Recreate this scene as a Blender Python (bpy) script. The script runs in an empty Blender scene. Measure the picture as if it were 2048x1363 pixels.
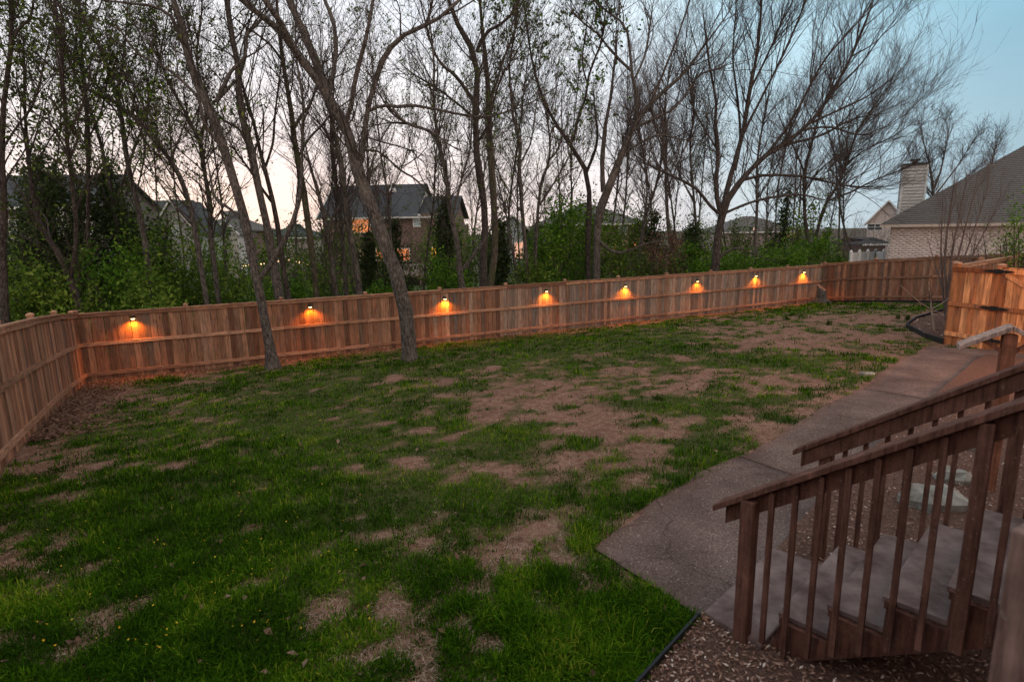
import bpy, math, random
import numpy as np

# ------------------------------------------------------------------ camera
F_PX, PITCH, ROLL, CAM_H = 1155.0, math.radians(10.9), math.radians(0.97), 3.75
ct, st, cr, sr = math.cos(PITCH), math.sin(PITCH), math.cos(ROLL), math.sin(ROLL)
FW = np.array([0, ct, -st]); U0 = np.array([0, st, ct]); R0 = np.array([1.0, 0, 0])
RT = cr * R0 - sr * U0
UP = cr * U0 + sr * R0
scene = bpy.context.scene
coll = scene.collection
from mathutils import Matrix, Vector
cam_data = bpy.data.cameras.new("camera")
cam = bpy.data.objects.new("camera", cam_data)
coll.objects.link(cam)
M = Matrix(((RT[0], UP[0], -FW[0], 0), (RT[1], UP[1], -FW[1], 0), (RT[2], UP[2], -FW[2], CAM_H), (0, 0, 0, 1)))
cam.matrix_world = M
cam_data.sensor_width = 36
cam_data.lens = F_PX / 2048 * 36
cam_data.clip_start = 0.05
cam_data.clip_end = 2000
cam_data.dof.use_dof = True
cam_data.dof.focus_distance = 17
cam_data.dof.aperture_fstop = 3.2
scene.camera = cam

# ------------------------------------------------------------------ sky and sun
SUN_AZ = math.radians(-26)       # sunset, left of the view axis
SUN_EL = math.radians(2.0)
world = bpy.data.worlds.new("World")
scene.world = world
world.use_nodes = True
wn, wl = world.node_tree.nodes, world.node_tree.links
wn.clear()
w_out = wn.new("ShaderNodeOutputWorld")
bg = wn.new("ShaderNodeBackground")
wl.new(bg.outputs[0], w_out.inputs[0])
sky = wn.new("ShaderNodeTexSky")
sky.sky_type = 'NISHITA'
sky.sun_disc = False
sky.sun_elevation = SUN_EL
sky.sun_rotation = SUN_AZ
sky.air_density = 1.0
sky.dust_density = 2.0
sky.ozone_density = 2.0


def wmath(op, a, b=None, c=None):
    n = wn.new("ShaderNodeMath"); n.operation = op
    for i, v in enumerate((a, b, c)):
        if v is None: continue
        if isinstance(v, (int, float)): n.inputs[i].default_value = v
        else: wl.new(v, n.inputs[i])
    return n.outputs[0]


def wmix(f, a, b, mode='MIX'):
    n = wn.new("ShaderNodeMix"); n.data_type = 'RGBA'; n.blend_type = mode
    n.inputs['Factor'].default_value = 1.0
    for k, v in (('Factor', f), ('A', a), ('B', b)):
        s = [q for q in n.inputs if q.name == k and (q.type == 'RGBA' if k != 'Factor' else q.type == 'VALUE')][0]
        if isinstance(v, (int, float)): s.default_value = v
        elif isinstance(v, tuple): s.default_value = (*v, 1)
        else: wl.new(v, s)
    return [o for o in n.outputs if o.type == 'RGBA'][0]


def wramp(f, stops):
    n = wn.new("ShaderNodeValToRGB")
    el = n.color_ramp.elements
    while len(el) < len(stops): el.new(0.5)
    for e, (p, c) in zip(el, stops): e.position = p; e.color = (*c, 1)
    n.color_ramp.interpolation = 'EASE'
    wl.new(f, n.inputs[0])
    return n.outputs[0]


tc = wn.new("ShaderNodeTexCoord")
sep = wn.new("ShaderNodeSeparateXYZ")
wl.new(tc.outputs['Generated'], sep.inputs[0])
sx, sy = math.sin(SUN_AZ), math.cos(SUN_AZ)
dotp = wmath('ADD', wmath('MULTIPLY', sep.outputs[0], sx), wmath('MULTIPLY', sep.outputs[1], sy))
toward = wmath('MULTIPLY_ADD', dotp, 0.5, 0.5)           # 1 towards the sunset, 0 away from it
elev = wmath('MAXIMUM', sep.outputs[2], 0.0)
veil = wramp(toward, [(0.0, (.92, .66, .54)), (0.40, (.74, .60, .54)), (0.66, (.30, .40, .45)), (0.82, (.42, .52, .57)), (0.92, (.72, .68, .69)), (1.0, (.84, .75, .74))])
zen = wramp(toward, [(0.0, (.92, .78, .68)), (0.48, (.84, .80, .76)), (0.70, (.19, .39, .51)), (0.82, (.40, .60, .70)), (0.92, (.74, .80, .85)), (1.0, (.90, .91, .95))])
up_f = wmath('SMOOTH_MIN', wmath('MULTIPLY', elev, 2.9), 1.0, 0.3)
base = wmix(up_f, veil, zen)
glow = wmath('MULTIPLY', wmath('POWER', wmath('MAXIMUM', dotp, 0.0), 4.0),
             wmath('POWER', wmath('MAXIMUM', wmath('SUBTRACT', 1.0, wmath('MULTIPLY', elev, 4.2)), 0.0), 1.6))
base = wmix(wmath('MULTIPLY', glow, 0.6), base, (.86, .60, .47))
# thin high cloud
mp = wn.new("ShaderNodeMapping"); mp.inputs['Scale'].default_value = (1.4, 1.4, 6.0)
wl.new(tc.outputs['Generated'], mp.inputs[0])
nz = wn.new("ShaderNodeTexNoise"); nz.inputs['Scale'].default_value = 2.2; nz.inputs['Detail'].default_value = 5
wl.new(mp.outputs[0], nz.inputs['Vector'])
cl = wramp(nz.outputs[0], [(0.35, (.93, .93, .95)), (0.7, (1.05, 1.04, 1.03))])
base = wmix(1.0, base, cl, 'MULTIPLY')
skys = wmix(1.0, sky.outputs[0], (.08, .08, .08), 'MULTIPLY')
final_sky = wmix(0.1, base, skys)
wl.new(final_sky, bg.inputs[0])
bg.inputs[1].default_value = 1.0

sun_d = bpy.data.lights.new("sun", 'SUN')
sun_d.energy = 0.25
sun_d.angle = math.radians(12)
sun_d.color = (1.0, 0.72, 0.52)
sun = bpy.data.objects.new("sun", sun_d)
coll.objects.link(sun)
sdir = Vector((sx * math.cos(SUN_EL + .04), sy * math.cos(SUN_EL + .04), math.sin(SUN_EL + .04)))
sun.rotation_euler = sdir.to_track_quat('Z', 'Y').to_euler()

scene.view_settings.view_transform = 'Standard'
scene.view_settings.look = 'None'
scene.view_settings.exposure = 0.6
scene.view_settings.gamma = 1.0
scene.view_settings.use_curve_mapping = False
scene.render.engine = 'CYCLES'
scene.cycles.use_denoising = True
scene.cycles.denoiser = 'OPENIMAGEDENOISE'
scene.cycles.max_bounces = 4
scene.cycles.diffuse_bounces = 2
scene.cycles.transparent_max_bounces = 6
scene.cycles.sample_clamp_indirect = 4
scene.cycles.use_adaptive_sampling = True
scene.cycles.adaptive_threshold = 0.025
scene.cycles.caustics_reflective = False
scene.cycles.caustics_refractive = False

random.seed(11)
rng = np.random.default_rng(11)
CAMP = np.array([0, 0, CAM_H])


# ------------------------------------------------------------------ geometry of the place
def ray(px, py):
    a = (px - 1024) / F_PX; b = -(py - 681.5) / F_PX
    return FW + a * RT + b * UP


def gy(px, py, y):
    d = ray(px, py); t = y / d[1]
    return CAMP + d * t


def project(P):
    v = P - CAMP
    c = v @ FW
    return 1024 + F_PX * (v @ RT) / c, 681.5 - F_PX * (v @ UP) / c


FA = np.array([-11.18, 14.69]); FDIR = np.array([0.888, 0.4596]); FN = np.array([0.4596, -0.888])


def g(x, y):
    """height of the ground: level along the long fence, rising towards the house"""
    x = np.asarray(x, float); y = np.asarray(y, float)
    d = (x - FA[0]) * FN[0] + (y - FA[1]) * FN[1]
    u = np.clip(d, 0, 18) / 18
    up = 1.0 * (1 - (1 - u) ** 2.2)
    dn = np.maximum(np.minimum(d + 2, 0) * 0.035, -1.3)
    return up + dn


def gnd(px, py):
    d = ray(px, py)
    z = 0.4
    for _ in range(40):
        t = (z - CAM_H) / d[2]
        z = 0.5 * z + 0.5 * float(g(d[0] * t, d[1] * t))
    p = CAMP + d * t
    return np.array([p[0], p[1], float(g(p[0], p[1]))])


# ------------------------------------------------------------------ mesh helpers
def link(o, parent=None):
    coll.objects.link(o)
    if parent is not None: o.parent = parent
    return o


def thing(name, label, cat, loc=(0, 0, 0), rz=0, group=None):
    o = bpy.data.objects.new(name, None)
    o.empty_display_size = 0.2
    o.location = loc; o.rotation_euler = (0, 0, rz)
    o['label'] = label; o['category'] = cat
    if group: o['group'] = group
    return link(o)


def tag(o, label=None, cat=None, group=None, kind=None):
    if label: o['label'] = label
    if cat: o['category'] = cat
    if group: o['group'] = group
    if kind: o['kind'] = kind
    return o


def mesh_np(name, V, Fs, mat, attrs=None, smooth=False):
    """V (n,3); Fs list of (m,k) index arrays"""
    me = bpy.data.meshes.new(name)
    V = np.ascontiguousarray(V, dtype=np.float32)
    Fs = [np.asarray(f, dtype=np.int32) for f in Fs if len(f)]
    loops = np.concatenate([f.ravel() for f in Fs])
    tot = np.concatenate([np.full(len(f), f.shape[1], np.int32) for f in Fs])
    start = np.concatenate([[0], np.cumsum(tot)[:-1]]).astype(np.int32)
    me.vertices.add(len(V)); me.vertices.foreach_set('co', V.ravel())
    me.loops.add(len(loops)); me.loops.foreach_set('vertex_index', loops)
    me.polygons.add(len(tot)); me.polygons.foreach_set('loop_start', start)
    me.polygons.foreach_set('loop_total', tot)
    if smooth: me.polygons.foreach_set('use_smooth', np.ones(len(tot), bool))
    me.update(calc_edges=True)
    if attrs:
        for k, v in attrs.items():
            a = me.attributes.new(k, 'FLOAT', 'POINT')
            a.data.foreach_set('value', np.ascontiguousarray(v, dtype=np.float32))
    if mat: me.materials.append(mat)
    return me


def obj(name, me, parent=None, loc=None, rz=None):
    o = bpy.data.objects.new(name, me)
    if loc is not None: o.location = loc
    if rz is not None: o.rotation_euler = (0, 0, rz)
    return link(o, parent)


class MB:
    """collects boxes, beams and polygons into one mesh"""
    def __init__(s): s.v = []; s.f = []
    def add(s, vs, fs):
        b = len(s.v); s.v += [tuple(map(float, v)) for v in vs]; s.f += [tuple(b + i for i in f) for f in fs]; return s
    def box(s, x0, x1, y0, y1, z0, z1):
        return s.add([(x0, y0, z0), (x1, y0, z0), (x1, y1, z0), (x0, y1, z0), (x0, y0, z1), (x1, y0, z1), (x1, y1, z1), (x0, y1, z1)],
                     [(0, 3, 2, 1), (4, 5, 6, 7), (0, 1, 5, 4), (1, 2, 6, 5), (2, 3, 7, 6), (3, 0, 4, 7)])
    def beam(s, A, B, w, h, side=None):
        """box from A to B; w across (horizontal), h vertical, centred; ends cut plumb"""
        A = np.array(A, float); B = np.array(B, float); d = B - A
        if side is None:
            side = np.array([-d[1], d[0], 0]); side /= (np.linalg.norm(side) + 1e-9)
        side = np.array(side, float)
        if abs(d[2]) > 0.95 * np.linalg.norm(d): upv = np.cross(side, d / np.linalg.norm(d))
        else: upv = np.array([0, 0, 1.0])
        vs = []
        for P in (A, B):
            for a, b in ((-1, -1), (1, -1), (1, 1), (-1, 1)):
                vs.append(P + side * w / 2 * a + upv * h / 2 * b)
        return s.add(vs, [(0, 1, 2, 3), (7, 6, 5, 4), (0, 4, 5, 1), (1, 5, 6, 2), (2, 6, 7, 3), (3, 7, 4, 0)])
    def prism(s, poly, d):
        """polygon (list of 3-D points) pushed along d"""
        n = len(poly); d = np.array(d, float)
        vs = [np.array(p, float) for p in poly]; vs += [p + d for p in vs]
        return s.add(vs, [tuple(range(n))[::-1], tuple(range(n, 2 * n))] + [(i, (i + 1) % n, n + (i + 1) % n, n + i) for i in range(n)])
    def lathe(s, prof, n=12, c=(0, 0, 0)):
        b = []
        for r, z in prof:
            for k in range(n):
                a = 2 * math.pi * k / n
                b.append((c[0] + r * math.cos(a), c[1] + r * math.sin(a), c[2] + z))
        fs = []
        for i in range(len(prof) - 1):
            for k in range(n): fs.append((i * n + k, i * n + (k + 1) % n, (i + 1) * n + (k + 1) % n, (i + 1) * n + k))
        fs.append(tuple(range(n))[::-1]); fs.append(tuple(range((len(prof) - 1) * n, len(prof) * n)))
        return s.add(b, fs)
    def mesh(s, name, mat, smooth=False):
        me = bpy.data.meshes.new(name); me.from_pydata(s.v, [], s.f); me.update()
        import bmesh
        bm = bmesh.new(); bm.from_mesh(me); bmesh.ops.recalc_face_normals(bm, faces=bm.faces); bm.to_mesh(me); bm.free()
        if smooth: me.polygons.foreach_set('use_smooth', np.ones(len(me.polygons), bool))
        if mat: me.materials.append(mat)
        return me
    def build(s, name, mat, parent=None, loc=None, rz=None, smooth=False, bevel=0):
        o = obj(name, s.mesh(name, mat, smooth), parent, loc, rz)
        if bevel:
            m = o.modifiers.new('bevel', 'BEVEL'); m.width = bevel; m.segments = 2; m.limit_method = 'ANGLE'
        return o


def smooth_line(pts, K):
    """Catmull-Rom resampling of control points (n,d) to K points"""
    P = np.asarray(pts, float)
    if len(P) == 2: return P[0] + (P[1] - P[0]) * np.linspace(0, 1, K)[:, None]
    L = np.concatenate([[0], np.cumsum(np.linalg.norm(np.diff(P[:, :3], axis=0), axis=1))])
    t = np.linspace(0, L[-1], K)
    i = np.clip(np.searchsorted(L, t, side='right') - 1, 0, len(P) - 2)
    u = ((t - L[i]) / (L[i + 1] - L[i] + 1e-9))[:, None]
    p0 = P[np.maximum(i - 1, 0)]; p1 = P[i]; p2 = P[i + 1]; p3 = P[np.minimum(i + 2, len(P) - 1)]
    return 0.5 * (2 * p1 + (p2 - p0) * u + (2 * p0 - 5 * p1 + 4 * p2 - p3) * u ** 2 + (3 * p1 - p0 - 3 * p2 + p3) * u ** 3)


def nrm(v): return v / (np.linalg.norm(v, axis=-1, keepdims=True) + 1e-9)


def tubes(P, R, n):
    """P (B,K,3) lines, R (B,K) radii -> V, quads"""
    B, K, _ = P.shape
    T = nrm(np.gradient(P, axis=1))
    mean = nrm(P[:, -1] - P[:, 0])
    ref = np.where(np.abs(mean[:, 2:3]) > 0.75, np.array([1.0, 0.13, 0]), np.array([0.1, 0.05, 1.0]))
    U = nrm(np.cross(T, ref[:, None, :])); W = np.cross(T, U)
    a = np.arange(n) * 2 * math.pi / n
    V = P[:, :, None, :] + R[:, :, None, None] * (U[:, :, None, :] * np.cos(a)[None, None, :, None] + W[:, :, None, :] * np.sin(a)[None, None, :, None])
    idx = np.arange(B * K * n).reshape(B, K, n)
    q = np.stack([idx[:, :-1], np.roll(idx[:, :-1], -1, 2), np.roll(idx[:, 1:], -1, 2), idx[:, 1:]], -1).reshape(-1, 4)
    return V.reshape(-1, 3), q


def grow(P, R, n, tmin, lmin, lmax, ang, up, K, wig, rmax, rmin, r, trop=0.1, rel=0.0):
    """n child branches from parent lines P (B,K,3), R (B,K)"""
    B, KP, _ = P.shape
    plen = np.linalg.norm(np.diff(P, axis=1), axis=2).sum(1)
    idx = r.choice(B, n, p=plen / plen.sum())
    t = tmin + (1 - tmin) * r.random(n) ** 0.9
    f = t * (KP - 1); i = np.minimum(f.astype(int), KP - 2); u = (f - i)[:, None]
    pos = P[idx, i] * (1 - u) + P[idx, i + 1] * u
    rad = R[idx, i] * (1 - u[:, 0]) + R[idx, i + 1] * u[:, 0]
    tan = nrm(P[idx, i + 1] - P[idx, i])
    rnd = r.normal(size=(n, 3)); perp = nrm(rnd - (rnd * tan).sum(1, keepdims=True) * tan)
    a = np.radians(ang + r.normal(size=n) * ang * 0.3)[:, None]
    d = nrm(np.cos(a) * tan + np.sin(a) * perp + np.array([0, 0, up]))
    L = r.uniform(lmin, lmax, n) * (1 - rel * t)
    if rel: L = np.minimum(L, plen[idx] * 0.85)
    out = np.zeros((n, K, 3)); out[:, 0] = pos
    for k in range(1, K):
        out[:, k] = out[:, k - 1] + d * (L / (K - 1))[:, None]
        d = nrm(d + r.normal(size=(n, 3)) * wig + np.array([0, 0, trop]))
    r0 = np.clip(rad * 0.6, rmin, rmax)
    RR = r0[:, None] * (1 - 0.75 * np.linspace(0, 1, K)[None, :] ** 0.9)
    return out, np.maximum(RR, rmin * 0.55)


def leaf_quads(C, size, r, droop=0.0, aspect=0.5):
    """diamond leaves at C (n,3)"""
    n = len(C)
    d = nrm(r.normal(size=(n, 3)) + np.array([0, 0, -droop]))
    rnd = r.normal(size=(n, 3)); s = nrm(np.cross(d, rnd))
    sz = size * r.uniform(0.4, 1.45, n)[:, None]
    V = np.stack([C, C + d * sz * .45 + s * sz * aspect * .5, C + d * sz, C + d * sz * .45 - s * sz * aspect * .5], 1)
    q = np.arange(n * 4).reshape(n, 4)
    tint = np.repeat(r.random(n), 4)
    return V.reshape(-1, 3), q, tint


def merge(parts):
    V = []; Q = []; A = []; b = 0
    for p in parts:
        V.append(p[0]); Q.append(p[1] + b); b += len(p[0])
        A.append(p[2] if len(p) > 2 else np.zeros(len(p[0])))
    return np.concatenate(V), np.concatenate(Q), np.concatenate(A)


class Noise2:
    def __init__(s, seed): s.t = np.random.default_rng(seed).random((256, 256))
    def one(s, x, y):
        xi = np.floor(x).astype(int); yi = np.floor(y).astype(int); u = x - xi; v = y - yi
        u = u * u * (3 - 2 * u); v = v * v * (3 - 2 * v)
        a = s.t[xi % 256, yi % 256]; b = s.t[(xi + 1) % 256, yi % 256]; c = s.t[xi % 256, (yi + 1) % 256]; d = s.t[(xi + 1) % 256, (yi + 1) % 256]
        return (a * (1 - u) + b * u) * (1 - v) + (c * (1 - u) + d * u) * v
    def fbm(s, x, y, o=4):
        r = 0; w = 1; t = 0
        for k in range(o): r = r + w * s.one(x * 2 ** k + 17 * k, y * 2 ** k + 31 * k); t += w; w *= .55
        return r / t


# ------------------------------------------------------------------ materials
class Mat:
    def __init__(s, name, rough=0.8, spec=0.3):
        s.m = bpy.data.materials.new(name); s.m.use_nodes = True
        s.n = s.m.node_tree.nodes; s.l = s.m.node_tree.links
        s.b = s.n['Principled BSDF']; s.out = s.n['Material Output']
        s.b.inputs['Roughness'].default_value = rough
        s.b.inputs['Specular IOR Level'].default_value = spec
    def node(s, t, **kw):
        n = s.n.new(t)
        for k, v in kw.items():
            if k in n.inputs: n.inputs[k].default_value = v
            else: setattr(n, k, v)
        return n
    def lk(s, a, b): s.l.new(a, b)
    def coord(s, kind='Object', scale=(1, 1, 1), rnd=0):
        t = s.node('ShaderNodeTexCoord'); m = s.node('ShaderNodeMapping'); m.inputs['Scale'].default_value = scale
        s.lk(t.outputs[kind], m.inputs['Vector'])
        if rnd:
            oi = s.node('ShaderNodeObjectInfo'); mu = s.node('ShaderNodeMath', operation='MULTIPLY'); mu.inputs[1].default_value = rnd
            s.lk(oi.outputs['Random'], mu.inputs[0])
            ad = s.node('ShaderNodeVectorMath', operation='ADD'); s.lk(m.outputs[0], ad.inputs[0]); s.lk(mu.outputs[0], ad.inputs[1])
            return ad.outputs[0]
        return m.outputs[0]
    def noise(s, vec, scale=5, detail=4, rough=.55):
        n = s.node('ShaderNodeTexNoise'); n.inputs['Scale'].default_value = scale; n.inputs['Detail'].default_value = detail; n.inputs['Roughness'].default_value = rough
        if vec is not None: s.lk(vec, n.inputs['Vector'])
        return n.outputs[0]
    def ramp(s, f, stops, interp='LINEAR'):
        n = s.node('ShaderNodeValToRGB'); el = n.color_ramp.elements
        while len(el) < len(stops): el.new(.5)
        for e, (p, c) in zip(el, stops):
            e.position = p; e.color = (*c, 1) if not isinstance(c, (int, float)) else (c, c, c, 1)
        n.color_ramp.interpolation = interp
        s.lk(f, n.inputs[0]); return n.outputs[0]
    def mix(s, f, a, b, mode='MIX'):
        n = s.node('ShaderNodeMix'); n.data_type = 'RGBA'; n.blend_type = mode
        for sock, v in ((n.inputs[0], f), (n.inputs[6], a), (n.inputs[7], b)):
            if isinstance(v, (int, float)): sock.default_value = v
            elif isinstance(v, tuple): sock.default_value = (*v, 1)
            else: s.lk(v, sock)
        return n.outputs[2]
    def attr(s, name):
        n = s.node('ShaderNodeAttribute'); n.attribute_name = name; return n.outputs['Fac']
    def col(s, c):
        if isinstance(c, tuple): s.b.inputs['Base Color'].default_value = (*c, 1)
        else: s.lk(c, s.b.inputs['Base Color'])
        return s
    def bump(s, h, strength=.3, dist=.02):
        n = s.node('ShaderNodeBump'); n.inputs['Strength'].default_value = strength; n.inputs['Distance'].default_value = dist
        s.lk(h, n.inputs['Height']); s.lk(n.outputs[0], s.b.inputs['Normal']); return s
    def emit(s, c, k):
        s.b.inputs['Emission Color'].default_value = (*c, 1); s.b.inputs['Emission Strength'].default_value = k; return s


def wood_mat(name, stops, grain=(14, 14, 1.2), rnd=60, rough=.85, stain=True, dark=1.0, warm=(1.1, .95, .86)):
    m = Mat(name, rough, .08)
    oi = m.node('ShaderNodeObjectInfo')
    base = m.ramp(oi.outputs['Random'], [(a, tuple(x * dark * k_ for x, k_ in zip(c_, warm))) for a, c_ in stops])
    fr = m.node('ShaderNodeMath', operation='MULTIPLY'); fr.inputs[1].default_value = 7.31; m.lk(oi.outputs['Random'], fr.inputs[0])
    fr2 = m.node('ShaderNodeMath', operation='FRACT'); m.lk(fr.outputs[0], fr2.inputs[0])
    if stain: base = m.mix(1.0, base, m.ramp(fr2.outputs[0], [(0, (.62, .60, .60)), (.5, (1, 1, 1)), (1, (1.3, 1.3, 1.3))]), 'MULTIPLY')
    v = m.coord('Object', grain, rnd)
    n = m.noise(v, 2.4, 6, .65)
    c = m.mix(1.0, base, m.ramp(n, [(.30, (.42, .39, .37)), (.5, (1, 1, 1)), (.72, (1.5, 1.45, 1.4))]), 'MULTIPLY')
    if stain:
        v2 = m.coord('Object', (5, 5, 1.3), rnd * 3)
        k = m.noise(v2, 1.5, 3)
        c = m.mix(m.ramp(k, [(.52, 0.0), (.72, .55)]), c, (.17, .115, .10))
        v3 = m.coord('Object', (1, 1, .35), rnd * 7)
        vo = m.node('ShaderNodeTexVoronoi'); vo.inputs['Scale'].default_value = 6.5; m.lk(v3, vo.inputs['Vector'])
        c = m.mix(m.ramp(vo.outputs['Distance'], [(.04, .8), (.13, 0.0)]), c, (.10, .05, .035))
    else:
        k = m.noise(m.coord('Object', (1, 1, 1), rnd), 5, 6, .7)
        c = m.mix(1.0, c, m.ramp(k, [(.3, (.62, .60, .60)), (.55, (1, 1, 1)), (.75, (1.45, 1.45, 1.45))]), 'MULTIPLY')
        k = m.noise(m.coord('Object', (1, 1, 1), rnd), 60, 2, .5)
        c = m.mix(m.ramp(k, [(.66, 0.0), (.72, .5)]), c, (.26, .19, .16))
    m.col(c); m.bump(n, .35, .01)
    return m.m


FENCE = wood_mat('weathered fence wood', [(0, (.30, .155, .105)), (.16, (.40, .215, .14)), (.3, (.24, .135, .095)), (.45, (.46, .285, .195)), (.6, (.36, .175, .11)), (.74, (.21, .135, .105)), (.88, (.42, .25, .17)), (1, (.25, .195, .165))], dark=.8, warm=(1.03, .95, .89))
FENCE_FAR = wood_mat('older greyed fence wood', [(0, (.36, .225, .16)), (.16, (.27, .215, .19)), (.3, (.46, .31, .23)), (.45, (.22, .19, .172)), (.6, (.48, .35, .265)), (.74, (.39, .215, .145)), (.88, (.26, .205, .175)), (1, (.24, .225, .215))], dark=.84, warm=(.98, .96, .94))
RAILW = wood_mat('fence rail wood', [(0, (.36, .225, .16)), (.5, (.31, .195, .14)), (1, (.40, .265, .19))], grain=(2, 2, 14))
GATEW = wood_mat('newer cedar gate wood', [(0, (.36, .15, .075)), (.25, (.58, .29, .14)), (.5, (.42, .19, .095)), (.75, (.62, .35, .18)), (1, (.46, .23, .12))], grain=(7, 7, .8))
BROWN = wood_mat('brown painted stair wood', [(0, (.145, .066, .050)), (1, (.118, .053, .040))], rough=.7, stain=False, warm=(1, 1, 1))
TREADM = Mat('grey stair tread', .85, .08)
_n = TREADM.noise(TREADM.coord('Object', (1, 1, 1)), 6, 5)
_k = TREADM.noise(TREADM.coord('Object'), 1.7, 6, .7)
TREADM.col(TREADM.mix(1.0, TREADM.ramp(_k, [(.3, (.6, .57, .55)), (.5, (1, 1, 1)), (.7, (1.3, 1.28, 1.25))]), TREADM.ramp(_n, [(.3, (.115, .072, .066)), (.5, (.19, .135, .125)), (.7, (.26, .19, .175))]), 'MULTIPLY')); TREADM.bump(TREADM.noise(TREADM.coord('Object', (3, 3, 3)), 30, 3), .15, .005); TREADM = TREADM.m


def bark_mat(name, a, b, green=0.0):
    m = Mat(name, .95, .1)
    v = m.coord('Object', (11, 11, 2.8))
    n = m.noise(v, 2.0, 7, .8)
    vo = m.node('ShaderNodeTexVoronoi'); vo.inputs['Scale'].default_value = 3; m.lk(v, vo.inputs['Vector'])
    c = m.ramp(n, [(.40, a), (.60, b)])
    k = m.noise(m.coord('Object', (1, 1, .6)), 1.6, 4)
    c = m.mix(m.ramp(k, [(.55, 0.0), (.7, .5)]), c, tuple(min(1, x * 1.35) for x in b))
    if green:
        k2 = m.noise(m.coord('Object', (1, 1, .5), 3), 2.3, 4)
        c = m.mix(m.ramp(k2, [(.45, 0.0), (.62, green)]), c, (.12, .16, .05))
    m.col(c)
    ad = m.node('ShaderNodeMath', operation='ADD'); m.lk(n, ad.inputs[0]); m.lk(vo.outputs['Distance'], ad.inputs[1])
    m.bump(ad.outputs[0], 1.0, .07)
    return m.m


BARK = bark_mat('grey brown bark', (.052, .043, .038), (.235, .205, .185))
BARKD = bark_mat('dark brown bark', (.036, .029, .025), (.16, .13, .118))
BARKG = bark_mat('mossy bark', (.05, .04, .032), (.22, .175, .145), .45)
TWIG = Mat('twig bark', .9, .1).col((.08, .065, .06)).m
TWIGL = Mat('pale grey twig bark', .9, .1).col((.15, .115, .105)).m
TWIGR = Mat('reddish twig bark', .9, .1).col((.15, .085, .075)).m


def leaf_mat(name, stops, trans=.22):
    m = Mat(name, .8, .03)
    c = m.ramp(m.attr('tint'), stops)
    m.col(c)
    t = m.node('ShaderNodeBsdfTranslucent'); m.lk(c, t.inputs[0])
    mx = m.node('ShaderNodeMixShader'); mx.inputs[0].default_value = trans
    m.lk(m.b.outputs[0], mx.inputs[1]); m.lk(t.outputs[0], mx.inputs[2]); m.lk(mx.outputs[0], m.out.inputs[0])
    return m.m


LEAF = leaf_mat('young spring leaf', [(0, (.03, .065, .010)), (.6, (.10, .185, .025)), (1, (.25, .33, .06))])
LEAFD = leaf_mat('dull young leaf', [(0, (.03, .048, .012)), (.6, (.08, .13, .025)), (1, (.18, .24, .05))])
LEAFB = leaf_mat('bright shrub leaf', [(0, (.03, .08, .010)), (.6, (.09, .20, .02)), (1, (.21, .34, .045))])
CEDAR = leaf_mat('cedar foliage', [(0, (.025, .042, .018)), (.6, (.045, .07, .026)), (1, (.08, .11, .035))], .2)
DRYL = leaf_mat('brown dry leaf', [(0, (.12, .065, .045)), (.6, (.20, .115, .08)), (1, (.30, .19, .14))], .2)
OLIVE = leaf_mat('olive shrub leaf', [(0, (.10, .095, .04)), (.6, (.17, .16, .07)), (1, (.25, .22, .11))])


def brick_mat(name, a, b, mortar, scale=1.0, w=.22, h=.075):
    m = Mat(name, .9, .15)
    t = m.node('ShaderNodeTexCoord')
    br = m.node('ShaderNodeTexBrick'); br.inputs['Scale'].default_value = scale
    br.inputs['Brick Width'].default_value = w; br.inputs['Row Height'].default_value = h; br.inputs['Mortar Size'].default_value = .008
    br.inputs['Color1'].default_value = (*a, 1); br.inputs['Color2'].default_value = (*b, 1); br.inputs['Mortar'].default_value = (*mortar, 1)
    sp = m.node('ShaderNodeSeparateXYZ'); m.lk(t.outputs['Object'], sp.inputs[0])
    ad = m.node('ShaderNodeMath', operation='ADD'); m.lk(sp.outputs[0], ad.inputs[0]); m.lk(sp.outputs[1], ad.inputs[1])
    cb = m.node('ShaderNodeCombineXYZ'); m.lk(ad.outputs[0], cb.inputs[0]); m.lk(sp.outputs[2], cb.inputs[1])
    m.lk(cb.outputs[0], br.inputs['Vector'])
    n = m.noise(t.outputs['Object'], 3, 4)
    m.col(m.mix(1.0, br.outputs['Color'], m.ramp(n, [(.3, (.75, .75, .75)), (.7, (1.2, 1.2, 1.2))]), 'MULTIPLY'))
    m.bump(br.outputs['Fac'], -.4, .02)
    return m.m


def flat(name, c, rough=.7, var=.12, scale=4.0, spec=.3):
    m = Mat(name, rough, spec)
    n = m.noise(m.coord('Object'), scale, 4)
    m.col(m.ramp(n, [(.3, tuple(x * (1 - var) for x in c)), (.7, tuple(x * (1 + var) for x in c))]))
    return m.m


def shingle_mat(name, a, b):
    m = Mat(name, .95, .1)
    n = m.noise(m.coord('Object', (2, 2, 9)), 3.5, 5, .7)
    m.col(m.ramp(n, [(.3, a), (.7, b)])); m.bump(n, .3, .01)
    return m.m


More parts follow.
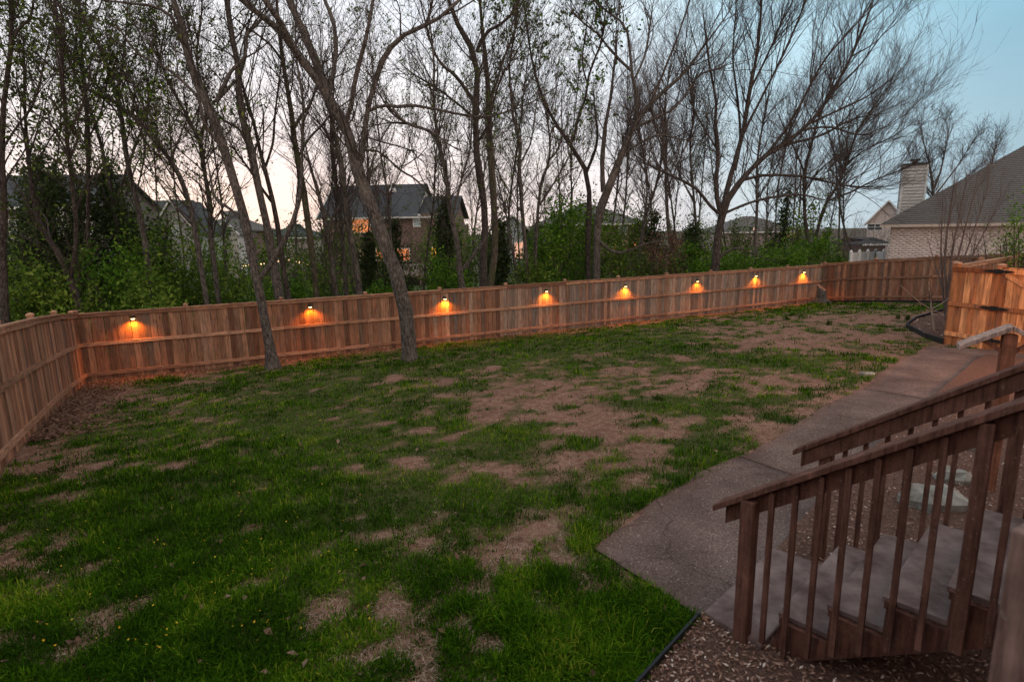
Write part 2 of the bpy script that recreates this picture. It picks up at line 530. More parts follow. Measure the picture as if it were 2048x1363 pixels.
WHITE = flat('white painted trim', (.80, .80, .80), .5, .05)
SIDING = flat('pale vinyl siding', (.62, .60, .58), .6, .05)
GREYSIDE = flat('grey brown siding', (.15, .135, .13), .7, .1)
SHING = shingle_mat('charcoal roof shingles', (.045, .05, .056), (.095, .10, .11))
SHINGB = shingle_mat('grey brown roof shingles', (.085, .078, .075), (.17, .16, .155))
BLACK = flat('black iron', (.018, .018, .019), .45, .2)
RUBBER = flat('black plastic edging', (.02, .02, .022), .6, .3)
BRICKR = brick_mat('dark red brick', (.13, .065, .055), (.22, .13, .115), (.26, .235, .22))
BRICKP = flat('pale buff brick', (.50, .39, .345), .9, .12, 7)
MORTAR = flat('pale mortar', (.56, .49, .46), .95, .1)
GLASSD = Mat('dark window pane', .08, .6).col((.05, .065, .08)).m
GLASSB = Mat('window pane with sky reflection painted in', .12, .6).col((.45, .55, .60)).m  # pale blue base colour stands in for the reflected sky


def lit(name, c, k):
    m = Mat(name, .3); m.col(tuple(min(1, x) for x in c)); m.emit(c, k); return m.m


LIT_O = lit('orange lit window', (1.0, .33, .12), .32)
LIT_Y = lit('yellow lit window', (1.0, .52, .06), .85)
LIT_P = lit('peach lit window', (1.0, .55, .38), .5)
BULB = lit('string light bulb', (1.0, .62, .3), 3.0)
LENS = lit('glowing lamp lens', (1.0, .62, .22), 4.5)
# ================================================================== ground
def px_poly(pts): return np.array([gnd(*p)[:2] for p in pts])


def in_poly(x, y, poly):
    ins = np.zeros(x.shape, bool); n = len(poly)
    for i in range(n):
        x1, y1 = poly[i]; x2, y2 = poly[(i + 1) % n]
        c = ((y1 > y) != (y2 > y)) & (x < (x2 - x1) * (y - y1) / (y2 - y1 + 1e-12) + x1)
        ins ^= c
    return ins


# fence corners
C0 = np.array([FA[0], FA[1]])                       # left corner of the long fence
C1 = C0 + FDIR * 29.78                              # right corner
LF = gnd(0, 942)[:2]; LDIR = (LF - C0) / np.linalg.norm(LF - C0)
L_END = C0 + LDIR * 12.2                            # left run goes on past the frame
BR = gnd(1880, 603)[:2]; BDIR = (BR - C1) / np.linalg.norm(BR - C1)
B_END = C1 + BDIR * 14.64
GP = gnd(1889, 686)[:2]                             # gate post
GDIR = np.array([.30, -.954])

path_left = [(1185, 1100), (1245, 1052), (1300, 1012), (1390, 965), (1480, 920), (1590, 857), (1680, 802), (1760, 752), (1850, 694)]
path_right = [(1400, 1240), (1545, 1112), (1650, 990), (1740, 905), (1830, 828), (1893, 772), (1925, 745), (1950, 722), (1975, 710)]
PL = px_poly(path_left); PR = px_poly(path_right)
STRIP = px_poly([(1850, 694), (1975, 710), (2060, 722), (2130, 718), (2060, 706), (1950, 699)])
path_poly = np.concatenate([PL, PR[::-1]])
EDGE0 = gnd(1272, 1385)[:2]; EDGE1 = gnd(1400, 1240)[:2]
mulch_poly = np.array([EDGE0 + (EDGE0 - EDGE1) * 3, EDGE1, *PR[1:], gnd(2060, 722)[:2], (16, 12), (12, 0), (2, -3)])
bed_poly = px_poly([(1812, 655), (1830, 641), (1893, 622), (1899, 640), (1886, 687), (1850, 676)])
N1 = Noise2(3); N2 = Noise2(8)

BLOBS = [(1000, 822, 150, 40, -.32), (1250, 860, 130, 42, -.42), (1130, 785, 160, 22, -.18), (960, 945, 110, 26, -.45), (735, 945, 75, 24, -.42),
         (1660, 678, 230, 38, -.42), (1480, 692, 150, 22, -.3), (1390, 745, 90, 18, -.3), (130, 790, 110, 42, -.7), (60, 920, 90, 60, -.5), (1240, 950, 90, 50, -.3),
         (1130, 1045, 90, 35, -.4), (970, 1110, 95, 30, -.42), (880, 1045, 50, 25, -.4), (690, 1240, 110, 30, -.42), (350, 1150, 420, 200, .12), (1760, 635, 140, 18, -.35),
         (1460, 850, 90, 30, -.35), (1000, 1290, 90, 25, -.2), (330, 930, 90, 25, -.15), (1250, 1330, 200, 60, .1), (1330, 770, 100, 20, -.15),
         (600, 840, 280, 75, .4), (1100, 692, 330, 26, .42), (1560, 722, 170, 26, .35), (1360, 808, 110, 20, .3), (860, 1010, 120, 36, .5), (1000, 872, 130, 26, .35),
         (1060, 1000, 90, 36, .3), (800, 1130, 130, 45, .45), (1140, 1240, 190, 60, .3), (300, 1020, 260, 90, .25), (1260, 905, 60, 16, .3), (1400, 905, 60, 25, .3),
         (640, 1040, 100, 50, .25), (1700, 620, 180, 10, .15), (520, 1250, 90, 40, .3), (1330, 700, 90, 16, .2)]


def lushness(x, y):
    """0 bare .. 1 thick turf, over the lawn"""
    P = np.stack([x, y, g(x, y)], -1)
    front = P[..., 1] > 1.5
    q = P.copy(); q[..., 1] = np.maximum(q[..., 1], 1.5)
    u, v = project(q)
    d = np.full(x.shape, .735)
    for cx, cy, rx, ry, k in BLOBS:
        d = d + k * np.exp(-((u - cx) / rx) ** 2 - ((v - cy) / ry) ** 2)
    d = d + (N1.fbm(x * .8, y * .8, 2) - .5) * .5 + (N1.fbm(x * 2.3 + 5, y * 2.3, 3) - .5) * 1.0 + (N2.fbm(x * 5.2, y * 5.2, 3) - .5) * 1.5
    fd = (x - FA[0]) * FN[0] + (y - FA[1]) * FN[1]
    d = d - .9 * np.exp(-np.maximum(fd, 0) / .45)
    return np.clip(d, 0, 1)


def lawn_mask(x, y):
    fd = (x - C0[0]) * FN[0] + (y - C0[1]) * FN[1]
    ln = np.array([-LDIR[1], LDIR[0]])
    if ln @ (np.array([0, 5]) - C0) < 0: ln = -ln
    bn = np.array([BDIR[1], -BDIR[0]])
    if bn @ (np.array([0, 5]) - C1) < 0: bn = -bn
    ok = (fd > .06) & ((x - C0[0]) * ln[0] + (y - C0[1]) * ln[1] > .06) & ((x - C1[0]) * bn[0] + (y - C1[1]) * bn[1] > .85)
    ok &= ~in_poly(x, y, path_poly) & ~in_poly(x, y, mulch_poly) & ~in_poly(x, y, bed_poly) & ~in_poly(x, y, STRIP)
    return ok


def axis(lo, hi, fine0, fine1, step):
    a = [lo]
    s = np.concatenate([np.geomspace(1, fine0 - lo + 1, 26)[::-1] * -1 + 1 + fine0, np.arange(fine0 + step, fine1, step), fine1 + np.geomspace(1, hi - fine1 + 1, 26) - 1])
    return np.unique(np.round(s, 4))


gx = axis(-420, 420, -13, 19, .19); gyv = axis(-60, 700, 2, 30, .19)
X, Y = np.meshgrid(gx, gyv, indexing='xy')
Z = g(X, Y) + (N1.fbm(X * .7, Y * .7, 3) - .5) * .05
lush = lushness(X, Y)
yard = (lawn_mask(X, Y)).astype(float)
beyond = (((X - FA[0]) * FN[0] + (Y - FA[1]) * FN[1]) < -.2).astype(float)
idx = np.arange(X.size).reshape(X.shape)
q = np.stack([idx[:-1, :-1], idx[:-1, 1:], idx[1:, 1:], idx[1:, :-1]], -1).reshape(-1, 4)
m = Mat('lawn soil and thatch', .95, .1)
v = m.coord('Object')
n1 = m.noise(v, 9, 6, .7); n2 = m.noise(v, 70, 5, .75); n3 = m.noise(v, 1.1, 4)
vs = m.coord('Object', (1, 1, 1)); st1 = m.noise(vs, 230, 2, .6)
dirt = m.ramp(n1, [(.3, (.15, .07, .05)), (.5, (.25, .135, .10)), (.7, (.36, .22, .165))])
dirt = m.mix(1.0, dirt, m.ramp(st1, [(.36, (.40, .37, .35)), (.52, (1.05, 1.05, 1.05)), (.66, (1.9, 1.8, 1.65))]), 'MULTIPLY')
dirt = m.mix(m.ramp(n3, [(.5, 0.0), (.68, .45)]), dirt, (.14, .075, .055))
grn_shade = m.ramp(n2, [(.3, (.03, .045, .009)), (.7, (.075, .095, .02))])  # green ground under turf, darkened to stand in for shade between clumps
c = m.mix(m.ramp(m.attr('lush'), [(.42, 0.0), (.8, .9)]), dirt, grn_shade)
far = m.ramp(n1, [(.3, (.04, .075, .018)), (.7, (.085, .12, .035))])
sy_ = m.node('ShaderNodeSeparateXYZ'); m.lk(v, sy_.inputs[0])
mr = m.node('ShaderNodeMapRange'); mr.inputs[1].default_value = 40; mr.inputs[2].default_value = 75; m.lk(sy_.outputs[1], mr.inputs[0])
far = m.mix(mr.outputs[0], far, m.ramp(n3, [(.3, (.075, .06, .045)), (.7, (.12, .10, .075))]))
c = m.mix(m.attr('beyond'), c, far)
m.col(c); m.bump(n2, .7, .03)
ground = obj('ground', mesh_np('ground', np.stack([X.ravel(), Y.ravel(), Z.ravel()], -1), [q], m.m, {'lush': lush.ravel() * yard.ravel(), 'beyond': beyond.ravel()}, True))
tag(ground, kind='structure')

# ================================================================== grass, thatch and litter (uncountable)
GRASSM = leaf_mat('lawn grass blade', [(0, (.018, .05, .002)), (.4, (.05, .13, .004)), (.75, (.115, .235, .008)), (1, (.28, .31, .03))], .3)
STRAWM = leaf_mat('dead grass straw', [(0, (.10, .05, .035)), (.35, (.22, .125, .09)), (.7, (.40, .26, .19)), (1, (.70, .54, .43))], .1)


def screen_samples(n):
    px = rng.uniform(-60, 2080, n); py = rng.uniform(560, 1400, n)
    d = FW[None] + ((px - 1024) / F_PX)[:, None] * RT + (-(py - 681.5) / F_PX)[:, None] * UP
    z = np.full(n, .4)
    for _ in range(30):
        t = (z - CAM_H) / d[:, 2]
        z = .5 * z + .5 * g(d[:, 0] * t, d[:, 1] * t)
    P = CAMP + d * t[:, None]
    return P[:, 0], P[:, 1]


def area_samples(n): return rng.uniform(-12, 20, n), rng.uniform(1, 28, n)


def blades(x, y, length, width, lean, r, tint, a=None):
    n = len(x)
    if a is None: a = r.uniform(0, 2 * math.pi, n)
    z = g(x, y) + (N1.fbm(x * .7, y * .7, 3) - .5) * .05
    b = np.stack([x, y, z - .005], -1)
    d = np.stack([np.cos(a), np.sin(a), np.zeros(n)], -1); s = np.stack([-np.sin(a), np.cos(a), np.zeros(n)], -1)
    L = length[:, None]; W = width[:, None]; ln = lean[:, None]; upv = np.array([0, 0, 1.0])
    m1 = b + d * L * ln * .28 + upv * L * .62
    tp = b + d * L * ln * .95 + upv * L * np.sqrt(np.maximum(1 - (ln * .75) ** 2, .05))
    V = np.stack([b - s * W * .5, b + s * W * .5, m1 + s * W * .42, m1 - s * W * .42, tp], 1).reshape(-1, 3)
    i = np.arange(n)[:, None] * 5
    return V, i + np.array([[0, 1, 2, 3]]), i + np.array([[3, 2, 4]]), np.repeat(tint, 5)


xs, ys = [], []
for fn, n in ((screen_samples, 60000), (area_samples, 18000)):
    a, b = fn(n); xs.append(a); ys.append(b)
x = np.concatenate(xs); y = np.concatenate(ys)
lm = lushness(x, y)
keep = lawn_mask(x, y) & (rng.random(len(x)) < np.clip((lm - .40) * 2.6, 0.03, 1))
x, y, lm = x[keep], y[keep], lm[keep]
dist = np.hypot(x, y)
NB = 7
spread = (.014 + .0022 * dist + .012 * lm)
ox = rng.normal(size=len(x) * NB); oy = rng.normal(size=len(x) * NB); az = np.arctan2(oy, ox) + rng.normal(size=len(ox)) * .5
bxs = np.repeat(x, NB) + ox * np.repeat(spread, NB)
bys = np.repeat(y, NB) + oy * np.repeat(spread, NB)
tt = np.repeat(rng.normal(size=len(x)) * .2, NB); tl = np.repeat(rng.uniform(.6, 1.5, len(x)), NB)
dd = np.repeat(dist, NB); ll = np.repeat(lm, NB)
okb = lawn_mask(bxs, bys)
bxs, bys, dd, ll, az, tt, tl = bxs[okb], bys[okb], dd[okb], ll[okb], az[okb], tt[okb], tl[okb]
big = np.clip(N2.fbm(bxs * .8 + 40, bys * .8, 2) * 2.2 - .75, 0, 1)
length = tl * rng.uniform(.016, .036, len(bxs)) * (1 + 1.2 * big * ll) * (.8 + .5 * ll) * (1 + np.clip(dd - 10, 0, 20) * .02)
width = np.maximum(.0065, .00105 * dd) * rng.uniform(.7, 1.3, len(bxs))
tint = np.clip(N1.fbm(bxs * 1.7 + 9, bys * 1.7, 3) * 1.2 - .30 + tt + rng.normal(size=len(bxs)) * .22, 0, 1)
V, q4, t3, tn = blades(bxs, bys, length, width, rng.uniform(.3, 1.15, len(bxs)), rng, tint, az)
o = obj('lawn_grass', mesh_np('lawn_grass', V, [q4, t3], GRASSM, {'tint': tn}))
tag(o, 'short patchy green grass growing across the yard', 'grass', kind='stuff')
print('grass blades', len(bxs))

# dead straw lying on the bare patches
xs, ys = screen_samples(150000)
lm = lushness(xs, ys)
keep = lawn_mask(xs, ys) & (rng.random(len(xs)) < np.clip(1.2 - lm * 1.6, .02, 1))
xs, ys = xs[keep], ys[keep]; dd = np.hypot(xs, ys)
V, q4, t3, tn = blades(xs, ys, rng.uniform(.03, .085, len(xs)) * (1 + dd * .01), np.maximum(.003, .00055 * dd), rng.uniform(1.15, 1.32, len(xs)), rng, rng.random(len(xs)))
# press flat
zz = g(V[:, 0], V[:, 1]) + (N1.fbm(V[:, 0] * .7, V[:, 1] * .7, 3) - .5) * .05
V[:, 2] = zz + .006 + (V[:, 2] - zz) * .22
o = obj('dead_grass', mesh_np('dead_grass', V, [q4, t3], STRAWM, {'tint': tn}))
tag(o, 'dry tan straw lying over the bare patches of the yard', 'dead grass', kind='stuff')


def litter(name, label, x, y, size, mat, lift=.012, flatness=.35, zoff=0.0, aspect=.55):
    n = len(x)
    a = rng.uniform(0, 2 * math.pi, n)
    d = np.stack([np.cos(a), np.sin(a), rng.normal(size=n) * flatness], -1); s = np.stack([-np.sin(a), np.cos(a), rng.normal(size=n) * flatness], -1)
    z = g(x, y) + (N1.fbm(x * .7, y * .7, 3) - .5) * .05 + lift + zoff + rng.random(n) * .01
    Cn = np.stack([x, y, z], -1); S = (size * rng.uniform(.5, 1.2, n))[:, None]
    up = np.array([0, 0, .15])
    V = np.stack([Cn - d * S * .5, Cn + s * S * aspect * .5 + up * S, Cn + d * S * .5, Cn - s * S * aspect * .5 + up * S], 1).reshape(-1, 3)
    o = obj(name, mesh_np(name, V, [np.arange(n * 4).reshape(n, 4)], mat, {'tint': np.repeat(rng.random(n), 4)}))
    return tag(o, label, 'leaf litter', kind='stuff')


# fallen leaves along the left corner and the fence foot
k = 5200
u = rng.random(k); w = rng.exponential(.36, k)
lnn = np.array([-LDIR[1], LDIR[0]])
if lnn @ (np.array([0, 5]) - C0) < 0: lnn = -lnn
p1 = C0 + LDIR * (u[:, None] * 7.5) + lnn * w[:, None] + .05
u2 = rng.random(k) ** 1.5; w2 = rng.exponential(.42, k)
p2 = C0 + FDIR * (u2[:, None] * 26) + FN * w2[:, None] + .05
k3 = 420
a3, b3 = screen_samples(k3)
pp = np.concatenate([p1, p2, np.stack([a3, b3], -1)])
ok = lawn_mask(pp[:, 0], pp[:, 1]); pp = pp[ok]
litter('fallen_leaves', 'brown fallen leaves gathered along the fence foot and left corner', pp[:, 0], pp[:, 1], .07, DRYL, zoff=.01)

# little yellow flowers in the turf
FLM = leaf_mat('yellow flower petal', [(0, (.55, .30, .02)), (1, (.65, .50, .05))], .2)
px = rng.uniform(60, 760, 190); py = 780 + 540 * rng.random(190) ** 1.1
fl = np.array([gnd(a, b) for a, b in zip(px, py)])
ok = lawn_mask(fl[:, 0], fl[:, 1]); fl = fl[ok]
o = litter('lawn_flowers', 'tiny yellow flowers dotted through the left turf', fl[:, 0], fl[:, 1], .019, FLM, zoff=.05, aspect=1.0)
o['category'] = 'flowers'

# ================================================================== path
m = Mat('exposed aggregate concrete', .95, .06)
v = m.coord('Object')
vo = m.node('ShaderNodeTexVoronoi'); vo.inputs['Scale'].default_value = 85; m.lk(v, vo.inputs['Vector'])
big = m.noise(v, 1.3, 5); mid = m.noise(v, 14, 4)
peb = m.ramp(vo.outputs['Color'], [(.12, (.105, .070, .062)), (.45, (.155, .107, .095)), (.85, (.205, .145, .128)), (.98, (.42, .34, .30))])
c = m.mix(1.0, peb, m.ramp(big, [(.3, (.6, .58, .57)), (.7, (1.25, 1.24, 1.22))]), 'MULTIPLY')
v2 = m.node('ShaderNodeTexVoronoi'); v2.feature = 'DISTANCE_TO_EDGE'; v2.inputs['Scale'].default_value = .42
wv = m.node('ShaderNodeVectorMath', operation='ADD'); m.lk(v, wv.inputs[0])
nv = m.node('ShaderNodeTexNoise'); nv.inputs['Scale'].default_value = 3; m.lk(v, nv.inputs['Vector']); sc_ = m.node('ShaderNodeVectorMath', operation='SCALE'); sc_.inputs['Scale'].default_value = .35; m.lk(nv.outputs['Color'], sc_.inputs[0]); m.lk(sc_.outputs[0], wv.inputs[1]); m.lk(wv.outputs[0], v2.inputs['Vector'])
c = m.mix(m.ramp(v2.outputs['Distance'], [(.0, .75), (.004, 0.0)]), c, (.05, .032, .027))
c = m.mix(m.ramp(mid, [(.55, 0.0), (.7, .4)]), c, (.15, .10, .09))
m.col(c); m.bump(vo.outputs['Distance'], .5, .008)
PATHM = m.m
path = thing('path', None, None, (float(PL[4][0]), float(PL[4][1]), 0)) if False else bpy.data.objects.new('path', None)
if path.name not in coll.objects: coll.objects.link(path)
path['kind'] = 'structure'
def resample(P, K): return smooth_line(np.c_[P, np.zeros(len(P))], K)[:, :2]
K = 61
pl = resample(PL, K); prr = resample(PR, K)
wob = (N2.fbm(np.linspace(0, 18, K), np.zeros(K), 3) - .5) * .26
pl = pl + (pl - prr) / np.linalg.norm(pl - prr, axis=1, keepdims=True) * wob[:, None]
cuts = [0, 14, 36, 60]
for a, b in zip(cuts[:-1], cuts[1:]):
    l = pl[a:b + 1].copy(); r_ = prr[a:b + 1].copy()
    for e in (l, r_):                                   # leave the joint open
        e[0] = e[0] + (e[1] - e[0]) * .035; e[-1] = e[-1] + (e[-2] - e[-1]) * .035
    n = len(l); cols = 7
    top = []
    for j in range(cols):
        t = j / (cols - 1); pq = l * (1 - t) + r_ * t
        top.append(np.c_[pq, g(pq[:, 0], pq[:, 1]) + .028])
    top = np.stack(top, 1).reshape(-1, 3); bot = top - np.array([0, 0, .16])
    ii = np.arange(n * cols).reshape(n, cols)
    q = np.stack([ii[:-1, :-1], ii[:-1, 1:], ii[1:, 1:], ii[1:, :-1]], -1).reshape(-1, 4)
    rim = np.concatenate([ii[0, :], ii[1:, -1], ii[-1, -2::-1], ii[-2:0:-1, 0]])
    sd = np.stack([rim, np.roll(rim, -1), np.roll(rim, -1) + n * cols, rim + n * cols], -1)
    obj('slab', mesh_np('slab', np.concatenate([top, bot]), [q, sd], PATHM), path)
# strip that turns off towards the gate
st3 = np.array([[*p, float(g(*p)) + .024] for p in STRIP])
MB().prism([tuple(p) for p in st3], (0, 0, -.15)).build('slab', PATHM, path)

# ================================================================== mulch and edging
m = Mat('mulch bed soil', .95, .1)
n = m.noise(m.coord('Object'), 45, 6, .7)
m.col(m.ramp(n, [(.3, (.07, .038, .03)), (.55, (.18, .10, .078)), (.75, (.32, .20, .155))])); m.bump(n, .9, .04)
MULM = m.m


def sheet(name, poly, lift, mat):
    x0, y0 = poly.min(0); x1, y1 = poly.max(0)
    n = len(poly)
    import bmesh
    bm = bmesh.new()
    vs = [bm.verts.new((p[0], p[1], 0)) for p in poly]
    f = bm.faces.new(vs)
    bmesh.ops.triangulate(bm, faces=[f])
    for _ in range(4): bmesh.ops.subdivide_edges(bm, edges=[e for e in bm.edges if e.calc_length() > .4], cuts=1, use_grid_fill=True)
    for v_ in bm.verts: v_.co.z = float(g(v_.co.x, v_.co.y)) + lift
    bmesh.ops.recalc_face_normals(bm, faces=bm.faces)
    me = bpy.data.meshes.new(name); bm.to_mesh(me); bm.free(); me.materials.append(mat)
    o = obj(name, me); o['kind'] = 'structure'
    return o


sheet('mulch_ground', mulch_poly, .035, MULM)
sheet('mulch_ground', bed_poly, .05, MULM)
back_bed = np.array([C1 + BDIR * .1 - np.array([BDIR[1], -BDIR[0]]) * -.08, C1 + BDIR * 7.2 - np.array([BDIR[1], -BDIR[0]]) * -.08,
                     C1 + BDIR * 7.2 + np.array([BDIR[1], -BDIR[0]]) * .8, C1 + BDIR * .1 + np.array([BDIR[1], -BDIR[0]]) * .8])
sheet('mulch_ground', back_bed, .05, MULM)
CHIPM = leaf_mat('wood chip', [(0, (.10, .05, .04)), (.5, (.27, .145, .105)), (.85, (.42, .26, .20)), (1, (.70, .57, .50))], .0)


def chips(name, label, x, y, size, lift):
    n = len(x)
    a = rng.uniform(0, 2 * math.pi, n); tl = rng.normal(size=n) * .45
    d = nrm(np.stack([np.cos(a), np.sin(a), tl], -1)); s = nrm(np.stack([-np.sin(a), np.cos(a), rng.normal(size=n) * .5], -1)); w = np.cross(d, s)
    Cn = np.stack([x, y, g(x, y) + lift + rng.random(n) * .02], -1); S = (size * rng.uniform(.4, 1.3, n))[:, None]
    V = np.stack([Cn - d * S * .5, Cn + s * S * .2, Cn + d * S * .5, Cn - s * S * .2, Cn + w * S * .14], 1).reshape(-1, 3)
    q = (np.arange(n)[:, None, None] * 5 + np.array([(0, 1, 4), (1, 2, 4), (2, 3, 4), (3, 0, 4)])[None]).reshape(-1, 3)
    o = obj(name, mesh_np(name, V, [q], CHIPM, {'tint': np.repeat(rng.random(n), 5)}))
    return tag(o, label, 'mulch', kind='stuff')


cx = rng.uniform(.4, 7, 130000); cy = rng.uniform(1.2, 10, 130000)
PADC = None
ok = in_poly(cx, cy, mulch_poly) & (rng.random(130000) < np.clip(9 / (cx ** 2 + cy ** 2), .12, 1))
chips('bark_mulch', 'brown bark chip mulch around the stairs and flagstones', cx[ok], cy[ok], .036, .04)
cx = rng.uniform(bed_poly[:, 0].min(), bed_poly[:, 0].max(), 3000); cy = rng.uniform(bed_poly[:, 1].min(), bed_poly[:, 1].max(), 3000)
ok = in_poly(cx, cy, bed_poly)
chips('bark_mulch', 'dark bark mulch filling the small pointed bed beside the gate', cx[ok], cy[ok], .07, .055)


def edging(name, label, pts, h=.1, w=.03, lift=0.0, close=False):
    mb = MB(); P = [np.array([p[0], p[1], float(g(*p[:2])) + lift + h / 2 - .02]) for p in pts]
    for a, b in zip(P[:-1], P[1:]): mb.beam(a, b, w, h)
    o = mb.build(name, RUBBER); return tag(o, label, 'garden edging')


edging('garden_edging', 'black plastic edging between the near lawn and bark mulch', [EDGE0 + (EDGE0 - EDGE1) * 2, EDGE0, EDGE1 + (EDGE0 - EDGE1) * .02], .10, .018)
edging('garden_edging', 'black edging wrapping the pointed mulch bed beside the gate', [gnd(1893, 622)[:2], gnd(1830, 641)[:2], gnd(1812, 655)[:2], gnd(1850, 676)[:2], gnd(1885, 687)[:2]], .15, .03)
bnf = np.array([BDIR[1], -BDIR[0]])
if bnf @ (np.array([0, 5]) - C1) < 0: bnf = -bnf
edging('garden_edging', 'long black edging along the foot of the back fence', [C1 + BDIR * .3 + bnf * .82, C1 + BDIR * 2.4 + bnf * .84, C1 + BDIR * 4.5 + bnf * .86, C1 + BDIR * 6.6 + bnf * .84], .13, .03)

# ================================================================== fences
BW, BT = .138, .018


def board_mesh(h, mat, dog=False):
    mb = MB(); mb.box(-BW / 2, BW / 2, -BT / 2, BT / 2, 0, h); return mb.mesh('board', mat)


BOARDS = {}


def fence(name, label, A, B, panels, front, height=1.80, mat=None, mats2=None, split=None, mid=1.0, bot=.2, cap=True, posts=True, rails=RAILW):
    A = np.array(A, float); B = np.array(B, float); d = (B - A); L = np.linalg.norm(d); d /= L
    front = np.array(front, float); front /= np.linalg.norm(front)
    root = thing(name, label, 'fence', (float(A[0]), float(A[1]), float(g(*A))))
    o0 = np.array([A[0], A[1], float(g(*A))])
    rz = math.atan2(d[1], d[0])
    f3 = np.array([front[0], front[1], 0])
    pos = [A + d * L * i / panels for i in range(panels + 1)]
    zs = [float(g(*p)) for p in pos]
    for p, z in zip(pos, zs):
        if not posts: break
        c = np.array([p[0] - front[0] * .075, p[1] - front[1] * .075, z]) - o0
        mb = MB(); mb.box(-.05, .05, -.05, .05, -.25, height + .06)
        po = mb.build('post', rails, root, c, rz)
        mb = MB(); mb.lathe([(.082, 0), (.086, .018), (.06, .04), (.02, .052)], 4)
        mb.build('post_cap', rails, po, (0, 0, height + .06), math.pi / 4)
    for i in range(panels):
        a3 = np.array([*pos[i], zs[i]]) - o0; b3 = np.array([*pos[i + 1], zs[i + 1]]) - o0
        nb = int(round(np.linalg.norm(pos[i + 1] - pos[i]) / .1425))
        for k in range(nb):
            t = (k + .5) / nb; p = a3 * (1 - t) + b3 * t
            jm = mat if split is None or (i + t) < split + random.uniform(-1.6, 1.6) else mats2
            key = (jm.name, height)
            if key not in BOARDS: BOARDS[key] = board_mesh(height, jm)
            bo = obj('board', BOARDS[key], root, (p[0] + f3[0] * random.uniform(-.003, .003), p[1] + f3[1] * random.uniform(-.003, .003), p[2] - .02 + random.uniform(-.006, .006)),
                     rz + random.uniform(-.012, .012))
            bo.rotation_euler[1] = random.uniform(-.004, .004)
        for hh, w, h in ((height - .045, .035, .09), (mid, .04, .088), (bot, .04, .088)):
            sag = random.uniform(-.012, .012)
            mb = MB(); off = f3 * (BT / 2 + w / 2 + .002); e = (b3 - a3) / np.linalg.norm(b3 - a3) * .003
            A3 = a3 + off + np.array([0, 0, hh]) + e; B3 = b3 + off + np.array([0, 0, hh]) - e; Mm = (A3 + B3) / 2 + np.array([0, 0, sag])
            mb.beam(A3, Mm, w, h); mb.beam(Mm, B3, w, h)
            c = Mm; 
            ro = mb.build('rail', rails, root)
        if cap:
            mb = MB(); e = (b3 - a3) / np.linalg.norm(b3 - a3) * .002; off = f3 * .02 + np.array([0, 0, height + .012])
            mb.beam(a3 + off + e, b3 + off - e, .10, .03)
            mb.build('cap_rail', rails, root)
    return root


fence('wooden_fence', 'long wooden privacy fence with eight lit lamps along the far side', C0, C1, 12, FN, mat=FENCE, mats2=FENCE_FAR, split=4.6)
lfn = lnn
fence('wooden_fence', 'wooden fence run coming forward from the left corner', C0 + LDIR * .05, C0 + LDIR * 12.2, 5, lfn, mat=FENCE)
fence('wooden_fence', 'unlit back fence run between the stump and the gate', C1 + BDIR * .06, B_END, 6, bnf, mat=FENCE, mid=1.05, height=1.84)

# panel and gate on the right
gfn = np.array([GDIR[1], -GDIR[0]])
if gfn @ (np.array([0, 5]) - GP) < 0: gfn = -gfn
GZ = float(g(*GP))
root = thing('hinge_fence', 'short lit fence panel holding the hinges left of the gate', 'fence', (GP[0], GP[1], GZ))
rz = math.atan2(GDIR[1], GDIR[0])
GH = 1.86
f3 = np.array([*gfn, 0]); d3 = np.array([*GDIR, 0])
gboard = board_mesh(GH, GATEW)
for k in range(7):
    p = d3 * (.075 + k * .143)
    obj('board', gboard, root, (p[0], p[1], -.02), rz + random.uniform(-.012, .012))
for hh in (GH - .06, .98, .26):
    MB().beam(f3 * .033 + np.array([0, 0, hh]), f3 * .033 + d3 * 1.0 + np.array([0, 0, hh]), .04, .095).build('rail', GATEW, root)
for t in (.02, .98):
    po = MB().box(-.055, .055, -.055, .055, -.3, GH + .05).build('post', GATEW, root, -f3 * .075 + d3 * t, rz)
    MB().lathe([(.09, 0), (.094, .02), (.06, .045), (.02, .055)], 4).build('post_cap', RAILW, po, (0, 0, GH + .05), math.pi / 4)
gp2 = GP + GDIR * 1.03
gate = thing('wooden_gate', 'warmly lit cedar gate with black strap hinges and diagonal brace', 'gate', (gp2[0], gp2[1], GZ))
for k in range(10):
    p = d3 * (.075 + k * .143)
    obj('board', gboard, gate, (p[0], p[1], .03), rz + random.uniform(-.012, .012))
for hh in (GH - .06, .98, .26):
    MB().beam(f3 * .033 + np.array([0, 0, hh]), f3 * .033 + d3 * 1.44 + np.array([0, 0, hh]), .04, .095).build('rail', GATEW, gate)
MB().beam(f3 * .033 + d3 * .12 + np.array([0, 0, GH - .13]), f3 * .033 + d3 * 1.4 + np.array([0, 0, 1.05]), .036, .10).build('diagonal_brace', GATEW, gate)
for hh in (GH - .06, .98, .26):
    mb = MB()
    for sgn in (-1, 1):
        ring = []
        prof = [(0, .034), (.05, .05), (.10, .026), (.16, .036), (.24, .018), (.31, .006)]
        up_ = [f3 * .058 + d3 * (sgn * a) + np.array([0, 0, hh + b]) for a, b in prof]
        lo_ = [f3 * .058 + d3 * (sgn * a) + np.array([0, 0, hh - b]) for a, b in prof][::-1]
        mb.prism(up_ + lo_, f3 * .012)
    mb.beam(f3 * .066 + np.array([0, 0, hh - .055]), f3 * .066 + np.array([0, 0, hh + .055]), .022, .022, side=d3)
    mb.build('strap_hinge', BLACK, gate, -d3 * .015)
